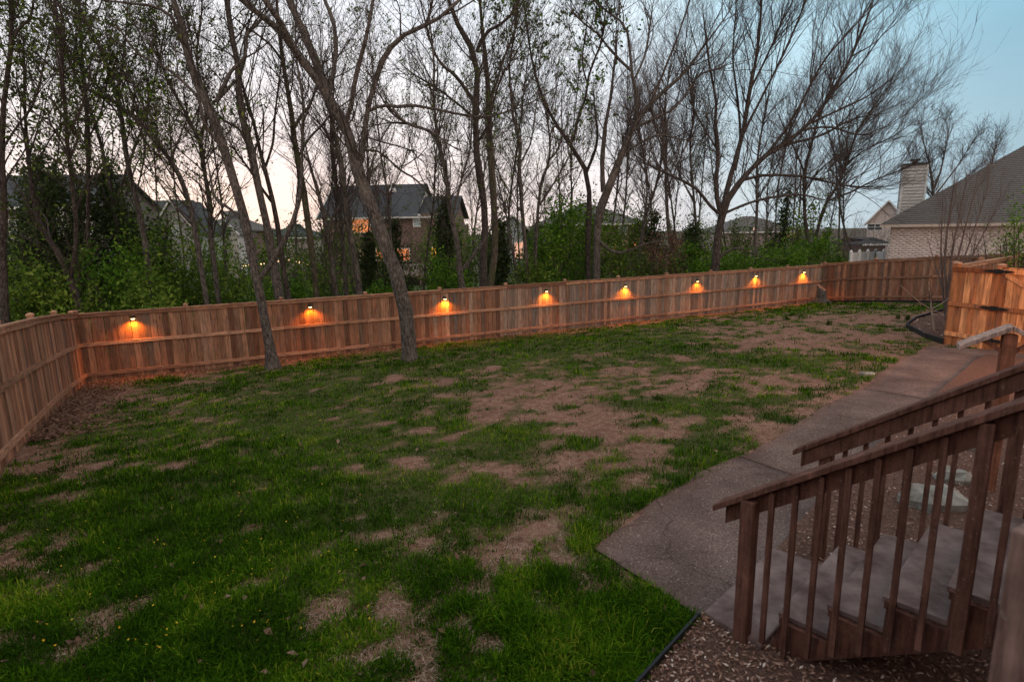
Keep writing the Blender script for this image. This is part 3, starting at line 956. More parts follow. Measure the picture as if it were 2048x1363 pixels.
# side fence running back behind the gate, only its top shows
E1 = GP + np.array([.25, .18]); E2 = np.array([17.2, 19.6])
dn = (E2 - E1) / np.linalg.norm(E2 - E1); sf = np.array([dn[1], -dn[0]])
fence('wooden_fence', 'side fence behind the gate with weathered grey top rail', E1, E2, 3, -sf if (-sf) @ (np.array([0, 5]) - E1) < 0 else sf, mat=FENCE, height=1.86)


# ================================================================== fence lamps
def fence_hit(px, py):
    d = ray(px, py); nn = np.array([FN[0], FN[1], 0]); a3 = np.array([C0[0], C0[1], 0]) + nn * (BT / 2 + .004)
    t = ((a3 - CAMP) @ nn) / (d @ nn); return CAMP + d * t


ords = ['first lit lamp on the long fence, nearest the left corner', 'second lit lamp from the left, just right of the slim leaning trunk', 'third lit fence lamp, just right of the thick leaning trunk',
        'fourth lit lamp from the left corner on the long fence', 'fifth lit lamp from the left corner on the long fence', 'sixth lit lamp, third from the right end of the long fence',
        'seventh lit lamp, second from the right end of the long fence', 'eighth lit lamp, on the long fence nearest the stump']
LAMP_RZ = math.atan2(FDIR[1], FDIR[0])
dome = MB()
# quarter dome: half-round hood hugging the board, local -y is out of the fence
prof = []
NA, NE = 14, 6
vs = []; fs = []
for e in range(NE + 1):
    ph = math.pi / 2 * e / NE
    for a in range(NA + 1):
        th = math.pi * a / NA
        vs.append((.078 * math.cos(th) * math.cos(ph), -.085 * math.sin(th) * math.cos(ph), .075 * math.sin(ph)))
for e in range(NE):
    for a in range(NA):
        i = e * (NA + 1) + a
        fs.append((i, i + 1, i + NA + 2, i + NA + 1))
dome.add(vs, fs)
dome.box(-.06, .06, -.006, 0, -.05, .07)
HOOD = dome.mesh('hood', BLACK, False)
lens = MB(); lens.add([(.066 * math.cos(math.pi * a / NA), -.072 * math.sin(math.pi * a / NA) - .007, -.004) for a in range(NA + 1)] + [(.066 * math.cos(math.pi * a / NA), -.072 * math.sin(math.pi * a / NA) - .007, .012) for a in range(NA + 1)],
                      [tuple(range(NA + 1))] + [(a, a + 1, a + NA + 2, a + NA + 1) for a in range(NA)])
LENSM = lens.mesh('lens', LENS)
drop = MB(); drop.lathe([(.012, -.03), (.034, -.026), (.046, -.012), (.05, 0)], 14, (0, -.045, -.004))
DROPM = drop.mesh('bulb', LENS, True)
for i, (px, py) in enumerate([(266, 636), (620, 613), (889, 597), (1092, 582), (1250, 572), (1394, 562), (1511, 551), (1607, 544)]):
    p = fence_hit(px, py)
    L = thing('fence_lamp', ords[i], 'lamp', tuple(p), LAMP_RZ, 'lamps along the long fence')
    obj('hood', HOOD, L); obj('bulb', DROPM, L)
    ld = bpy.data.lights.new('lamp_light', 'SPOT'); ld.energy = 62.0 * random.uniform(.65, 1.3); ld.color = (1.0, .255, .012); ld.shadow_soft_size = .05
    ld.spot_size = math.radians(150); ld.spot_blend = .7
    lo = bpy.data.objects.new('lamp_light', ld); link(lo, L); lo.location = (0, -.095, -.045); lo.rotation_euler = (math.radians(-4), math.radians(random.uniform(-6, 6)), 0)

# ================================================================== stairs
SX, SY, SZ, SA, RUN, RISE, SWID, HR = 1.736, 3.349, 1.268, -.812, .279, .196, 1.204, .967
s3 = np.array([math.cos(SA), math.sin(SA), 0]); n3 = np.array([-math.sin(SA), math.cos(SA), 0])
stairs = thing('wooden_staircase', 'brown wooden stairs with slatted railings and grey treads in the near corner', 'staircase', (SX, SY, float(g(SX, SY))))
S0 = np.array([SX, SY, float(g(SX, SY))])
def sp(k, off, z): return np.array([SX, SY, z]) + s3 * RUN * k + n3 * off - S0
BOT = 1.12
NT = 5
for k in range(NT + 1):
    z = SZ + RISE * k
    if k < NT:
        w_ = RUN + .03
        A = sp(k, .0, z - .02) + s3 * (-.03 + w_ / 2); B = A + n3 * SWID
        MB().beam(A, B, w_, .036, side=s3).build('tread', TREADM, stairs, bevel=.004)
    A = sp(k, .02, z - RISE / 2 - .02) + s3 * .01
    MB().beam(A, A + n3 * (SWID - .04), .02, RISE - .04, side=s3).build('riser', BROWN, stairs)
    if k < NT:                       # cleat end of the tread
        A = sp(k, -.034, z - .032) + s3 * .012
        MB().beam(A, A + n3 * .03, .05, .045, side=s3).build('cleat', BROWN, stairs)
for off in (-.0005, SWID + .0005):
    zb = lambda k: .925 + .19 * k
    poly = [sp(-.35, off, zb(-.35)), sp(-.03, off, SZ - .1)]
    for k in range(NT + 1):
        poly.append(sp(k, off, SZ + RISE * k - .040)); poly.append(sp(k + .98, off, SZ + RISE * k - .040))
    poly.append(sp(NT + .98, off, zb(NT + .98)))
    sgn = -1 if off < .5 else 1
    MB().prism(poly, n3 * .038 * sgn).build('stringer', BROWN, stairs)
for side, off in ((0, -.075), (1, SWID + .075)):
    sg = -1 if side == 0 else 1
    rail = bpy.data.objects.new('railing', None); link(rail, stairs)
    k0, k1 = -1.62, 7.2
    def rp(k, dz, o=0.0): return sp(k, off + o, SZ + RISE * k + HR + dz)
    MB().beam(rp(k0, -.018), rp(k1, -.018), .14, .045).build('top_rail', BROWN, rail, bevel=.006)
    MB().beam(rp(k0 + .22, -.11, -sg * .02), rp(k1, -.11, -sg * .02), .038, .125).build('side_rail', BROWN, rail)
    for kp in (-.78, 3.19):
        zt = SZ + RISE * kp + HR - .052
        b = sp(kp, off + sg * .028, .94 if kp < 0 else .925 + .19 * kp + .03); t = sp(kp, off + sg * .028, zt)
        MB().beam(b, t, .092 if kp < 0 else .062, .092 if kp < 0 else .062, side=s3).build('post', BROWN, rail, bevel=.008)
    k = -.31
    while k < 7.0:
        if abs(k - 3.15) > .1:
            zt = SZ + RISE * k + HR - .055
            zb = .925 + .19 * k + .06
            if side == 1: zb = SZ + RISE * k - .32
            MB().beam(sp(k, off + sg * .022 + (.0 if side == 0 else 0), zb), sp(k, off + sg * .022, zt), .03, .03, side=s3).build('baluster', BROWN, rail)
        k += .49
# landing slab under the first step
pad = thing('landing_slab', 'smooth grey concrete pad at the foot of the stairs', 'slab', tuple(gnd(1500, 1240)))
pc = [gnd(1407, 1241), gnd(1545, 1112), gnd(1660, 1150), gnd(1520, 1310)]
pz = max(float(g(*p[:2])) for p in pc) + .075
b0 = np.array(gnd(1500, 1240))
MB().prism([(p[0] - b0[0], p[1] - b0[1], pz - b0[2]) for p in pc], (0, 0, -.2)).build('slab', TREADM, pad, bevel=.012)

# deck behind the camera side: floor boards and the newel right beside the lens
deck = thing('deck', 'pale brown deck post standing close by at the lower right edge', 'deck', (0.3, 0.2, 2.2))
DECKW = wood_mat('faded deck paint', [(0, (.24, .165, .155)), (1, (.21, .145, .135))], rough=.6, stain=False)
for k in range(20):
    MB().box(-3.2, 1.25, -1.6 + k * .143, -1.46 + k * .143 - .004, -.04, 0).build('floor_board', DECKW, deck)
pp_ = gy(2062, 1230, .98)
MB().box(-.055, .055, -.055, .055, 0, .98).build('post', DECKW, deck, (pp_[0] - .3 + .03, .98 - .2, 0), .5, bevel=.006)
for xx in (-3, -.9, 1.2):
    for yy in (-1.5, 1.0): MB().box(-.07, .07, -.07, .07, -1.3, -.04).build('support_post', BROWN, deck, (xx, yy, 0))

# flagstones in the mulch
STONE = Mat('pale lichen flagstone', .9, .2)
n = STONE.noise(STONE.coord('Object'), 5, 6, .65)
STONE.col(STONE.ramp(n, [(.3, (.12, .11, .095)), (.5, (.26, .24, .21)), (.7, (.40, .375, .33))])); STONE.bump(n, .6, .03); STONE = STONE.m


def stone(name, label, cat, p, w, d, h, seed, rz=0, mat=None):
    r = np.random.default_rng(seed); n = 11
    mb = MB(); ring = []
    for k in range(n):
        a = 2 * math.pi * k / n; q_ = 1 + r.normal() * .17
        ring.append((w / 2 * math.cos(a) * q_, d / 2 * math.sin(a) * q_))
    vs = [(x_ * .96, y_ * .96, -.06) for x_, y_ in ring] + [(x_, y_, h * .55 + r.normal() * h * .2) for x_, y_ in ring] + [(x_ * .62, y_ * .62, h + r.normal() * h * .25) for x_, y_ in ring]
    fs = []
    for a in (0, n):
        for k in range(n): fs.append((a + k, a + (k + 1) % n, a + n + (k + 1) % n, a + n + k))
    fs.append(tuple(range(2 * n, 3 * n)))
    mb.add(vs, fs)
    o = mb.build(name, mat or STONE, None, tuple(p), rz)
    return tag(o, label, cat)


stone('flagstone', 'largest pale flagstone in the mulch behind the stair balusters', 'stone', gnd(1850, 1012) + [0, 0, .03], .62, .46, .15, 3, .4)
stone('flagstone', 'small pale flagstone at the upper end of the mulch bed', 'stone', gnd(1935, 897) + [0, 0, .03], .42, .3, .12, 4, .9)
stone('flagstone', 'middle pale flagstone between the big one and the upper one', 'stone', gnd(1905, 965) + [0, 0, .03], .36, .26, .12, 5, .2)
stone('stepping_stone', 'small pale green stone lying at the lawn edge by the path', 'stone', gnd(1736, 748), .26, .18, .04, 6)

# little gabled post beyond the stairs
bf_y = 5.6
bp = gy(2013, 715, bf_y)
bz = float(g(bp[0], bf_y))
GRW = wood_mat('grey weathered cap wood', [(0, (.36, .28, .26)), (1, (.40, .31, .29))], stain=False)
PSTW = wood_mat('red brown post wood', [(0, (.24, .11, .075)), (1, (.26, .12, .085))], stain=False)
feeder = thing('bird_feeder', 'wooden post with small grey gabled roof beyond the far railing', 'bird feeder', (bp[0], bf_y, bz), -.5)
pk = gy(2032, 650, bf_y)[2] - bz
MB().box(-.055, .055, -.055, .055, -.1, pk - .09).build('post', PSTW, feeder)
for sg in (-1, 1):
    MB().beam((0.004 * sg, 0, pk - .02), (sg * .40, 0, pk - .24), .20, .05).build('roof_board', GRW, feeder, bevel=.006)
    MB().beam((sg * .05, 0, pk - .26), (sg * .20, 0, pk - .165), .045, .045).build('brace', PSTW, feeder)

# stump in the far corner
sb = gnd(1642, 607)
stump = thing('tree_stump', 'cut grey brown stump with roots in the far fence corner', 'tree stump', tuple(sb))
r = np.random.default_rng(5); n = 14; vs = []; hs = [-.1, .05, .16, .36, .62, .76]; rs = [.46, .36, .28, .235, .205, .18]
for h_, r_ in zip(hs, rs):
    for k in range(n):
        a = 2 * math.pi * k / n; q_ = 1 + .22 * math.sin(3 * a + 1) * (1 if h_ < .3 else .4) + r.normal() * .06
        top = h_ + (.16 * math.cos(a - 2.2) + r.normal() * .05 if h_ > .7 else 0)
        vs.append((r_ * q_ * math.cos(a) - .06 * h_, r_ * q_ * math.sin(a), top))
fs = [(i * n + k, i * n + (k + 1) % n, (i + 1) * n + (k + 1) % n, (i + 1) * n + k) for i in range(len(hs) - 1) for k in range(n)]
mb = MB(); mb.add(vs, fs); mb.build('trunk', BARK, stump, smooth=True)
cutm = wood_mat('cut stump wood', [(0, (.42, .24, .17)), (1, (.4, .22, .16))], stain=False)
mb = MB(); mb.add([tuple(np.array(v_) + [0, 0, .003]) for v_ in vs[-n:]], [tuple(range(n))]); mb.build('cut_face', cutm, stump)
for a in (2.6, 4.4, 5.6):
    P = np.array([[[.17 * math.cos(a), .17 * math.sin(a), .2], [.36 * math.cos(a), .36 * math.sin(a), .08], [.55 * math.cos(a + .1), .55 * math.sin(a + .1), -.05]]])
    V, q = tubes(P, np.array([[.09, .065, .03]]), 7); obj('root', mesh_np('root', V, [q], BARK, smooth=True), stump)

# warm lantern on a post just past the right edge: it lights the gate and the end of the path
lp = np.array([9.7, 9.4]); lz = float(g(*lp))
lan = thing('lantern_post', 'black lantern on a post past the right edge, lighting the gate', 'lamp', (lp[0], lp[1], lz))
MB().box(-.05, .05, -.05, .05, -.2, 1.95).build('post', BROWN, lan)
MB().lathe([(.05, 1.95), (.10, 1.98), (.03, 2.0)], 8).build('lantern_base', BLACK, lan)
MB().lathe([(.06, 2.0), (.075, 2.06), (.075, 2.18), (.05, 2.22)], 10).build('lantern_glass', LENS, lan)
MB().lathe([(.13, 2.22), (.03, 2.32), (.01, 2.36)], 8).build('lantern_roof', BLACK, lan)
ld = bpy.data.lights.new('lantern_light', 'POINT'); ld.energy = 120; ld.color = (1.0, .36, .10); ld.shadow_soft_size = .12
lo = bpy.data.objects.new('lantern_light', ld); link(lo, lan); lo.location = (-.2, .12, 2.1)

# the house the deck belongs to, behind the viewer
hw = np.array([-9.5, -6.9])
home = thing('brick_house', 'brick house behind the viewer that carries the deck', 'house', (hw[0], hw[1], float(g(*hw))), math.atan2(FDIR[1], FDIR[0]))
MB().box(0, 22, -9, 0, -.3, 3.9).build('wall', BRICKR, home)
MB().add([(-.5, .5, 3.9), (22.5, .5, 3.9), (22.5, -9.5, 3.9), (-.5, -9.5, 3.9), (4.5, -4.5, 6.2), (17.5, -4.5, 6.2)], [(0, 1, 5, 4), (1, 2, 5), (2, 3, 4, 5), (3, 0, 4), (0, 3, 2, 1)]).build('roof', SHINGB, home)
for x_ in (3, 7.5, 16, 19.5):
    w_ = MB().box(x_ - .6, x_ + .6, .002, .06, 1.4, 3.0).build('window', WHITE, home)
    MB().box(x_ - .52, x_ + .52, .061, .07, 1.48, 2.92).build('pane', GLASSD, w_)
# ================================================================== trees
def depth_of(P): return (P - CAMP) @ FW


def trace(pts, y0, y1, K=14, ext=True, reach=1.0):
    """pixel line with widths -> 3-D line with radii; depth runs from y0 to y1"""
    pts = [tuple(map(float, p)) for p in pts]
    if ext and pts[-1][1] < 40:
        (ax, ay, aw), (bx, by, bw) = pts[-2], pts[-1]
        dx, dy = bx - ax, by - ay; s = 260 / math.hypot(dx, dy)
        pts = pts + [(bx + dx * s * .8 * reach, by + dy * s * reach, bw * .55), (bx + dx * s * 1.2 * reach, by + dy * s * 1.9 * reach, bw * .2)]
    elif ext:
        (ax, ay, aw), (bx, by, bw) = pts[-2], pts[-1]
        dx, dy = bx - ax, by - ay; s = 45 / math.hypot(dx, dy)
        pts = pts + [(bx + dx * s, by + dy * s - 8, min(bw * .3, 1.5))]
    n = len(pts)
    out = []
    for i, (px, py, w) in enumerate(pts):
        y = y0 + (y1 - y0) * i / (n - 1)
        P = gy(px, py, y)
        out.append((*P, w * .34 * depth_of(P) / F_PX))
    L = smooth_line(np.array(out), K)
    return L[:, :3], np.maximum(L[:, 3], .006)


def tree(name, label, y, limbs, n1=26, n2=5, n3=5, bark=None, twig=None, leaf=None, nleaf=0, lsize=.09, up=.35, ang=42, l1=(1.2, 3.2), l2=(.5, 1.5), l3=(.25, .75), seed=1, base=None, dy=1.5,
         tmin=.3, leafspread=.06, group='trees behind the fence', tr=.006, clump=4, droop=.6, rough=.5, cat='tree', gnarl=.16, n3max=3200, reach=1.0):
    r = np.random.default_rng(seed)
    bark = bark or BARK; twig = twig or TWIG
    P = []; R = []
    for i, lb in enumerate(limbs):
        y1 = y + (r.uniform(-dy, dy) if i else r.uniform(-.5, .5) * dy)
        y0 = y
        if i:                         # start on the trunk: depth of the nearest trunk point
            q0 = np.array(lb[0][:2])
            best = None
            for Pp in P:
                u, v = project(Pp); dd_ = (u - q0[0]) ** 2 + (v - q0[1]) ** 2; k = int(np.argmin(dd_))
                if best is None or dd_[k] < best[0]: best = (dd_[k], Pp[k][1])
            y0 = best[1]; y1 = y0 + r.uniform(-dy, dy)
        a, b = trace(lb, y0, y1, reach=reach)
        if i == 0:                    # carry the trunk down to the ground with a flare
            gz_ = float(g(a[0, 0], a[0, 1])) - .12
            if a[0, 2] > gz_ + .1:
                lean = (a[0] - a[2]); lean = lean / max(abs(lean[2]), .2)
                hgt = a[0, 2] - gz_
                foot = a[0] + lean * hgt * .8; foot[2] = gz_
                pre = np.stack([foot, foot * .72 + a[0] * .28, foot * .35 + a[0] * .65]); pr_ = np.array([b[0] * 1.55, b[0] * 1.16, b[0] * 1.05])
                a = np.concatenate([pre, a]); b = np.concatenate([pr_, b])
            else:
                b = b.copy(); b[0] *= 1.55; b[1] *= 1.15; a[0, 2] -= .15
            line = np.c_[a, b]; line = smooth_line(line, 22); a, b = line[:, :3], line[:, 3]
            o0 = a[0].copy(); o0[2] = float(g(a[0, 0], a[0, 1]))
        if i:
            line = smooth_line(np.c_[a, b], 22); a, b = line[:, :3], line[:, 3]
        jit = np.cumsum(r.normal(size=(len(a), 3)) * b[:, None] * .10, axis=0); jit -= np.linspace(0, 1, len(a))[:, None] * jit[-1]
        P.append(a + jit); R.append(b * (1 + r.normal(size=len(b)) * .06))
    P = np.stack(P); R = np.stack(R)
    root = thing(name, label, cat, tuple(o0), group=group)
    V, q = tubes(P, R, 9)
    obj('trunk', mesh_np('trunk', V - o0, [q], bark, smooth=True), root)
    parts = []; tw = []
    if n1:
        n1 = int(n1 * 1.5)
        P1, R1 = grow(P, R, n1, tmin, l1[0], l1[1] * 1.25, ang, up, 8, gnarl, tr * 4.5, tr * 1.3, r, .06)
        P2, R2 = grow(P1, R1, n1 * n2, .12, l2[0], l2[1] * 1.15, ang * .95, up * .7, 5, gnarl * 1.2, tr * 2.0, tr * .9, r, .07, .3)
        P2b, R2b = grow(P, R, n1 * 2, tmin, l2[0], l2[1] * 1.4, ang * 1.2, up, 5, gnarl, tr * 1.9, tr * .9, r, .07)
        N3 = min(int(n1 * n2 * n3), int(n3max * 1.9))
        PP = np.concatenate([P2, P2b]); RR_ = np.concatenate([R2, R2b])
        P3, R3 = grow(PP, RR_, int(N3 * .5), .1, l3[0] * 1.2, l3[1] * 1.4, ang * .9, up * .6, 3, gnarl * 1.3, tr * 1.1, tr * .7, r, .08, .1)
        P4, R4 = grow(np.concatenate([P3, P2[:, [0, 2, 4]]]), np.concatenate([R3, R2[:, [0, 2, 4]]]), int(N3 * .95), .1, l3[0] * .9, l3[1] * 1.1, ang * .9, up * .6, 2, 0, tr * .85, tr * .65, r, 0, .1)
        for p_, r_, n_ in ((P1, R1, 5), (P2, R2, 3), (P2b, R2b, 3), (P3, R3, 3), (P4, R4, 3)):
            V, q = tubes(p_, r_, n_); parts.append((V, q))
        V, q, _ = merge(parts)
        obj('crown', mesh_np('crown', V - o0, [q], twig), root)
        tw = [P2.reshape(-1, 3), P3.reshape(-1, 3), P4.reshape(-1, 3)]
    if leaf and nleaf:
        nleaf = int(nleaf * (1.25 if leaf is LEAFD else 1.5)); lsize *= .85
        T = np.concatenate(tw)
        c = T[r.integers(0, len(T), nleaf // clump)]
        c = np.repeat(c, clump, 0) + r.normal(size=(len(c) * clump, 3)) * leafspread
        V, q, tn = leaf_quads(c, lsize, r, droop)
        obj('leaves', mesh_np('leaves', V - o0, [q], leaf, {'tint': tn}), root)
    return root


# the two trees standing in the yard
b1 = gnd(545, 737); b2 = gnd(822, 719)
tree('yard_tree', 'slim leaning grey tree standing in the yard before the fence', b1[1],
     [[(545, 737, 33), (540, 700, 28), (535, 670, 27), (520, 591, 27), (506, 525, 26), (493, 467, 27), (485, 430, 25), (461, 352, 25), (422, 229, 25), (387, 158, 23), (370, 81, 20), (350, 20, 17)],
      [(516, 560, 17), (530, 528, 16), (551, 512, 15), (570, 467, 14), (592, 428, 14), (600, 396, 12), (603, 330, 9), (604, 242, 8), (606, 193, 8), (596, 145, 7), (589, 90, 5), (592, 30, 4)],
      [(604, 300, 7), (620, 275, 7), (645, 250, 6), (665, 225, 5), (700, 200, 4), (730, 170, 3)],
      [(604, 250, 6), (622, 205, 6), (632, 180, 5), (660, 160, 4), (700, 140, 3)],
      [(445, 300, 14), (425, 270, 11), (408, 246, 10), (398, 200, 8), (372, 170, 8), (330, 135, 7), (280, 110, 6), (240, 60, 5)],
      [(432, 205, 12), (450, 165, 11), (464, 140, 10), (490, 112, 9), (493, 70, 9), (515, 48, 7)],
      [(372, 100, 11), (340, 30, 9), (300, 12, 8), (240, 5, 6)],
      [(485, 440, 11), (455, 415, 8), (430, 395, 7), (420, 350, 5)]],
     n1=34, n2=5, n3=5, leaf=LEAFD, nleaf=900, lsize=.11, seed=21, dy=1.2, group='trees standing in the yard', tmin=.35, l1=(.8, 2.4))
tree('yard_tree', 'thick leaning grey tree with flaking bark in the yard', b2[1],
     [[(822, 720, 46), (820, 700, 41), (810, 631, 40), (789, 538, 40), (768, 486, 40), (749, 420, 38), (733, 380, 38), (712, 330, 34), (698, 278, 32), (674, 230, 30), (649, 181, 32)],
      [(652, 188, 25), (625, 150, 22), (589, 104, 22), (560, 65, 21), (528, 39, 19), (492, 10, 16)],
      [(596, 112, 19), (577, 80, 18), (560, 41, 18), (536, 7, 18)],
      [(655, 190, 25), (645, 157, 24), (623, 102, 23), (601, 48, 21), (584, 12, 20)],
      [(657, 195, 17), (664, 160, 15), (671, 133, 14), (671, 60, 12), (659, 19, 11), (649, 0, 10)],
      [(684, 262, 16), (697, 230, 15), (705, 206, 14), (715, 145, 13), (732, 85, 11), (746, 12, 10)],
      [(716, 350, 18), (726, 315, 17), (727, 290, 16), (732, 242, 15), (746, 181, 15), (766, 121, 15), (789, 80, 14), (840, 58, 13), (876, 36, 11), (905, 12, 9)],
      [(738, 222, 10), (760, 210, 10), (784, 218, 10), (808, 210, 9), (869, 218, 8), (941, 232, 7), (978, 232, 6), (1040, 215, 4), (1090, 190, 3)],
      [(784, 218, 8), (820, 249, 7), (862, 262, 6), (900, 290, 4)],
      [(731, 300, 7), (760, 305, 6), (800, 340, 6), (830, 358, 5), (860, 385, 3)],
      [(735, 275, 6), (770, 285, 5), (820, 300, 4), (835, 315, 3)]],
     n1=52, n2=6, n3=5, seed=22, dy=1.8, group='trees standing in the yard', tmin=.35, l1=(.9, 2.6))

T = []
def add(*a, **k): T.append((a, k))
# ---- left group
add('leaning twin-stemmed tree just behind the slim yard tree', 19.5,
    [[(556, 590, 25), (543, 538, 25), (536, 480, 24), (520, 409, 22), (506, 339, 22), (496, 280, 20), (490, 254, 19), (473, 194, 18), (474, 140, 17), (464, 85, 15), (454, 12, 13)],
     [(474, 170, 11), (490, 110, 10), (492, 68, 9), (520, 40, 7)], [(470, 160, 9), (445, 190, 8), (428, 205, 7)], [(500, 300, 9), (480, 262, 8), (440, 235, 7), (400, 180, 5)]],
    n1=30, n2=5, n3=5, leaf=LEAFD, nleaf=900, seed=31)
add('dark slender tree right of the slim yard tree, forked low', 21,
    [[(578, 600, 16), (567, 538, 15), (560, 480, 15), (550, 420, 14), (536, 357, 13), (524, 315, 11), (512, 260, 10), (495, 200, 8), (470, 120, 7), (455, 30, 6)],
     [(548, 410, 9), (520, 370, 8), (500, 340, 7), (470, 300, 5)], [(530, 335, 8), (545, 290, 7), (550, 230, 6), (560, 150, 5)]], n1=26, n2=5, n3=4, seed=32, bark=BARKD)
add('straight slim trunk with mossy patches left of the brick house', 22,
    [[(633, 590, 18), (625, 503, 18), (616, 433, 18), (611, 386, 18), (597, 327, 17), (593, 280, 16), (586, 230, 15), (577, 181, 13), (567, 121, 12), (560, 60, 10), (556, 10, 9)],
     [(590, 255, 9), (600, 235, 9), (622, 205, 8), (640, 150, 6)], [(566, 125, 8), (545, 95, 7), (515, 70, 6), (485, 50, 5)]], n1=28, n2=5, n3=5, seed=33, bark=BARKG)
add('ivy-clad leaning trunk in front of the brick house corner', 22.5,
    [[(672, 590, 15), (660, 503, 14), (654, 456, 14), (640, 400, 12), (628, 360, 9), (620, 330, 7)], [(655, 470, 9), (668, 430, 8), (690, 400, 6), (720, 370, 4)]], n1=16, n2=4, n3=3, leaf=LEAFD, nleaf=500, seed=34, tmin=.1)
add('pair-forming trunk with pale lower bark before the brick house', 23,
    [[(717, 590, 19), (710, 526, 19), (698, 456, 18), (687, 374, 18), (682, 327, 17), (675, 295, 14), (664, 250, 11), (655, 200, 8), (640, 140, 6)],
     [(682, 330, 10), (668, 300, 8), (650, 260, 6), (620, 230, 4)]], n1=20, n2=4, n3=4, seed=35)
add('thinner trunk hugging the pair-forming trunk on its left', 23.6,
    [[(693, 590, 12), (688, 515, 12), (680, 421, 12), (668, 339, 11), (664, 295, 9), (662, 240, 7), (668, 180, 5), (664, 110, 4)]], n1=14, n2=4, n3=3, seed=36)
# ---- far left
add('slim tree curving left behind the first lamp', 19,
    [[(302, 590, 17), (292, 480, 16), (271, 387, 14), (257, 334, 13), (246, 246, 13), (232, 176, 12), (218, 141, 12), (197, 88, 10), (169, 35, 8), (150, 0, 7)],
     [(235, 190, 7), (244, 140, 6), (250, 90, 6), (255, 30, 4)], [(246, 250, 6), (225, 215, 5), (195, 190, 4)]], n1=26, n2=5, n3=5, leaf=LEAF, nleaf=2400, lsize=.12, seed=41)
add('long arching tree sweeping up to the left of the slim yard tree', 18.5,
    [[(412, 590, 16), (394, 480, 15), (373, 387, 14), (349, 334, 13), (317, 289, 12), (271, 239, 11), (239, 211, 9), (190, 169, 7), (150, 120, 5)],
     [(355, 343, 9), (345, 318, 8), (352, 295, 6), (362, 270, 5)], [(300, 268, 7), (285, 210, 6), (262, 160, 5), (215, 110, 4)]], n1=26, n2=5, n3=5, leaf=LEAF, nleaf=2200, lsize=.12, seed=42)
add('forked slim tree between the arching tree and the slim yard tree', 20,
    [[(436, 590, 15), (422, 480, 14), (419, 405, 13), (405, 317, 12), (398, 268, 12), (384, 250, 9), (360, 205, 8), (330, 150, 6), (310, 80, 5)],
     [(399, 270, 9), (412, 246, 9), (410, 200, 7), (395, 120, 6), (402, 40, 5)]], n1=26, n2=5, n3=5, leaf=LEAFD, nleaf=1800, lsize=.12, seed=43)
add('straight dark pole tree with leafy sprays at the left', 20,
    [[(180, 590, 12), (176, 480, 11), (176, 317, 11), (172, 211, 10), (162, 106, 9), (158, 10, 7)], [(174, 280, 6), (200, 230, 5), (215, 160, 4), (222, 90, 3)]],
    n1=26, n2=5, n3=4, leaf=LEAFD, nleaf=2600, lsize=.13, seed=44, bark=BARKD)
add('dark crooked tree leaning left at the left fence corner', 17,
    [[(160, 622, 22), (148, 578, 20), (132, 538, 18), (111, 493, 16), (87, 459, 14), (71, 406, 12), (60, 330, 10), (52, 230, 8), (48, 120, 6)], [(140, 560, 13), (152, 500, 12), (150, 420, 11), (138, 317, 10), (130, 211, 9), (122, 100, 7), (112, 10, 6)],
     [(150, 430, 7), (168, 380, 6), (190, 350, 5)]], n1=34, n2=5, n3=5, leaf=LEAFD, nleaf=3600, lsize=.13, seed=45, bark=BARKD, tmin=.2)
add('blurred bare tree at the far left edge', 16,
    [[(12, 640, 22), (8, 520, 20), (10, 400, 18), (4, 280, 16), (12, 180, 14), (24, 90, 12), (20, 10, 9)], [(20, 100, 9), (35, 60, 8), (60, 40, 7), (66, 5, 6)], [(5, 300, 7), (30, 260, 6), (70, 200, 5), (90, 120, 4)]],
    n1=26, n2=5, n3=4, leaf=LEAFD, nleaf=2200, lsize=.13, seed=46, bark=BARKD)
add('many-forked leafy tree behind the left fence between lamp and corner', 22,
    [[(240, 590, 13), (236, 480, 12), (222, 390, 10), (205, 300, 9), (180, 220, 8), (150, 150, 6), (120, 60, 5)], [(228, 420, 8), (250, 350, 7), (275, 280, 6), (300, 200, 5), (330, 60, 4)]],
    n1=28, n2=5, n3=4, leaf=LEAF, nleaf=2600, lsize=.13, seed=47)
# ---- centre
add('stout dark central trunk bending left at the top', 24,
    [[(967, 580, 21), (967, 503, 20), (971, 456, 20), (964, 397, 20), (955, 327, 20), (951, 280, 19), (951, 194, 19), (954, 133, 18), (944, 97, 17), (925, 60, 15), (905, 36, 13), (895, 0, 10)],
     [(954, 105, 11), (961, 75, 11), (992, 58, 10), (1021, 29, 8), (1038, 0, 7)], [(951, 210, 11), (929, 174, 10), (905, 145, 9), (886, 130, 8), (866, 97, 7), (850, 40, 5)],
     [(951, 290, 9), (970, 262, 7), (985, 215, 6), (1000, 160, 5), (1030, 110, 4)], [(952, 240, 8), (925, 215, 7), (880, 180, 6), (830, 150, 4)]], n1=52, n2=6, n3=5, bark=BARKD, seed=51, n3max=2800)
add('paler mossy trunk just right of the stout central trunk', 25.5,
    [[(978, 580, 20), (990, 500, 20), (990, 430, 20), (985, 360, 21), (981, 300, 20), (979, 242, 19), (978, 194, 16), (973, 121, 13), (968, 73, 11), (963, 24, 9)],
     [(980, 200, 8), (995, 160, 7), (1010, 110, 6), (1030, 60, 5)]], n1=34, n2=5, n3=5, bark=BARKG, leaf=LEAF, nleaf=2800, lsize=.16, seed=52)
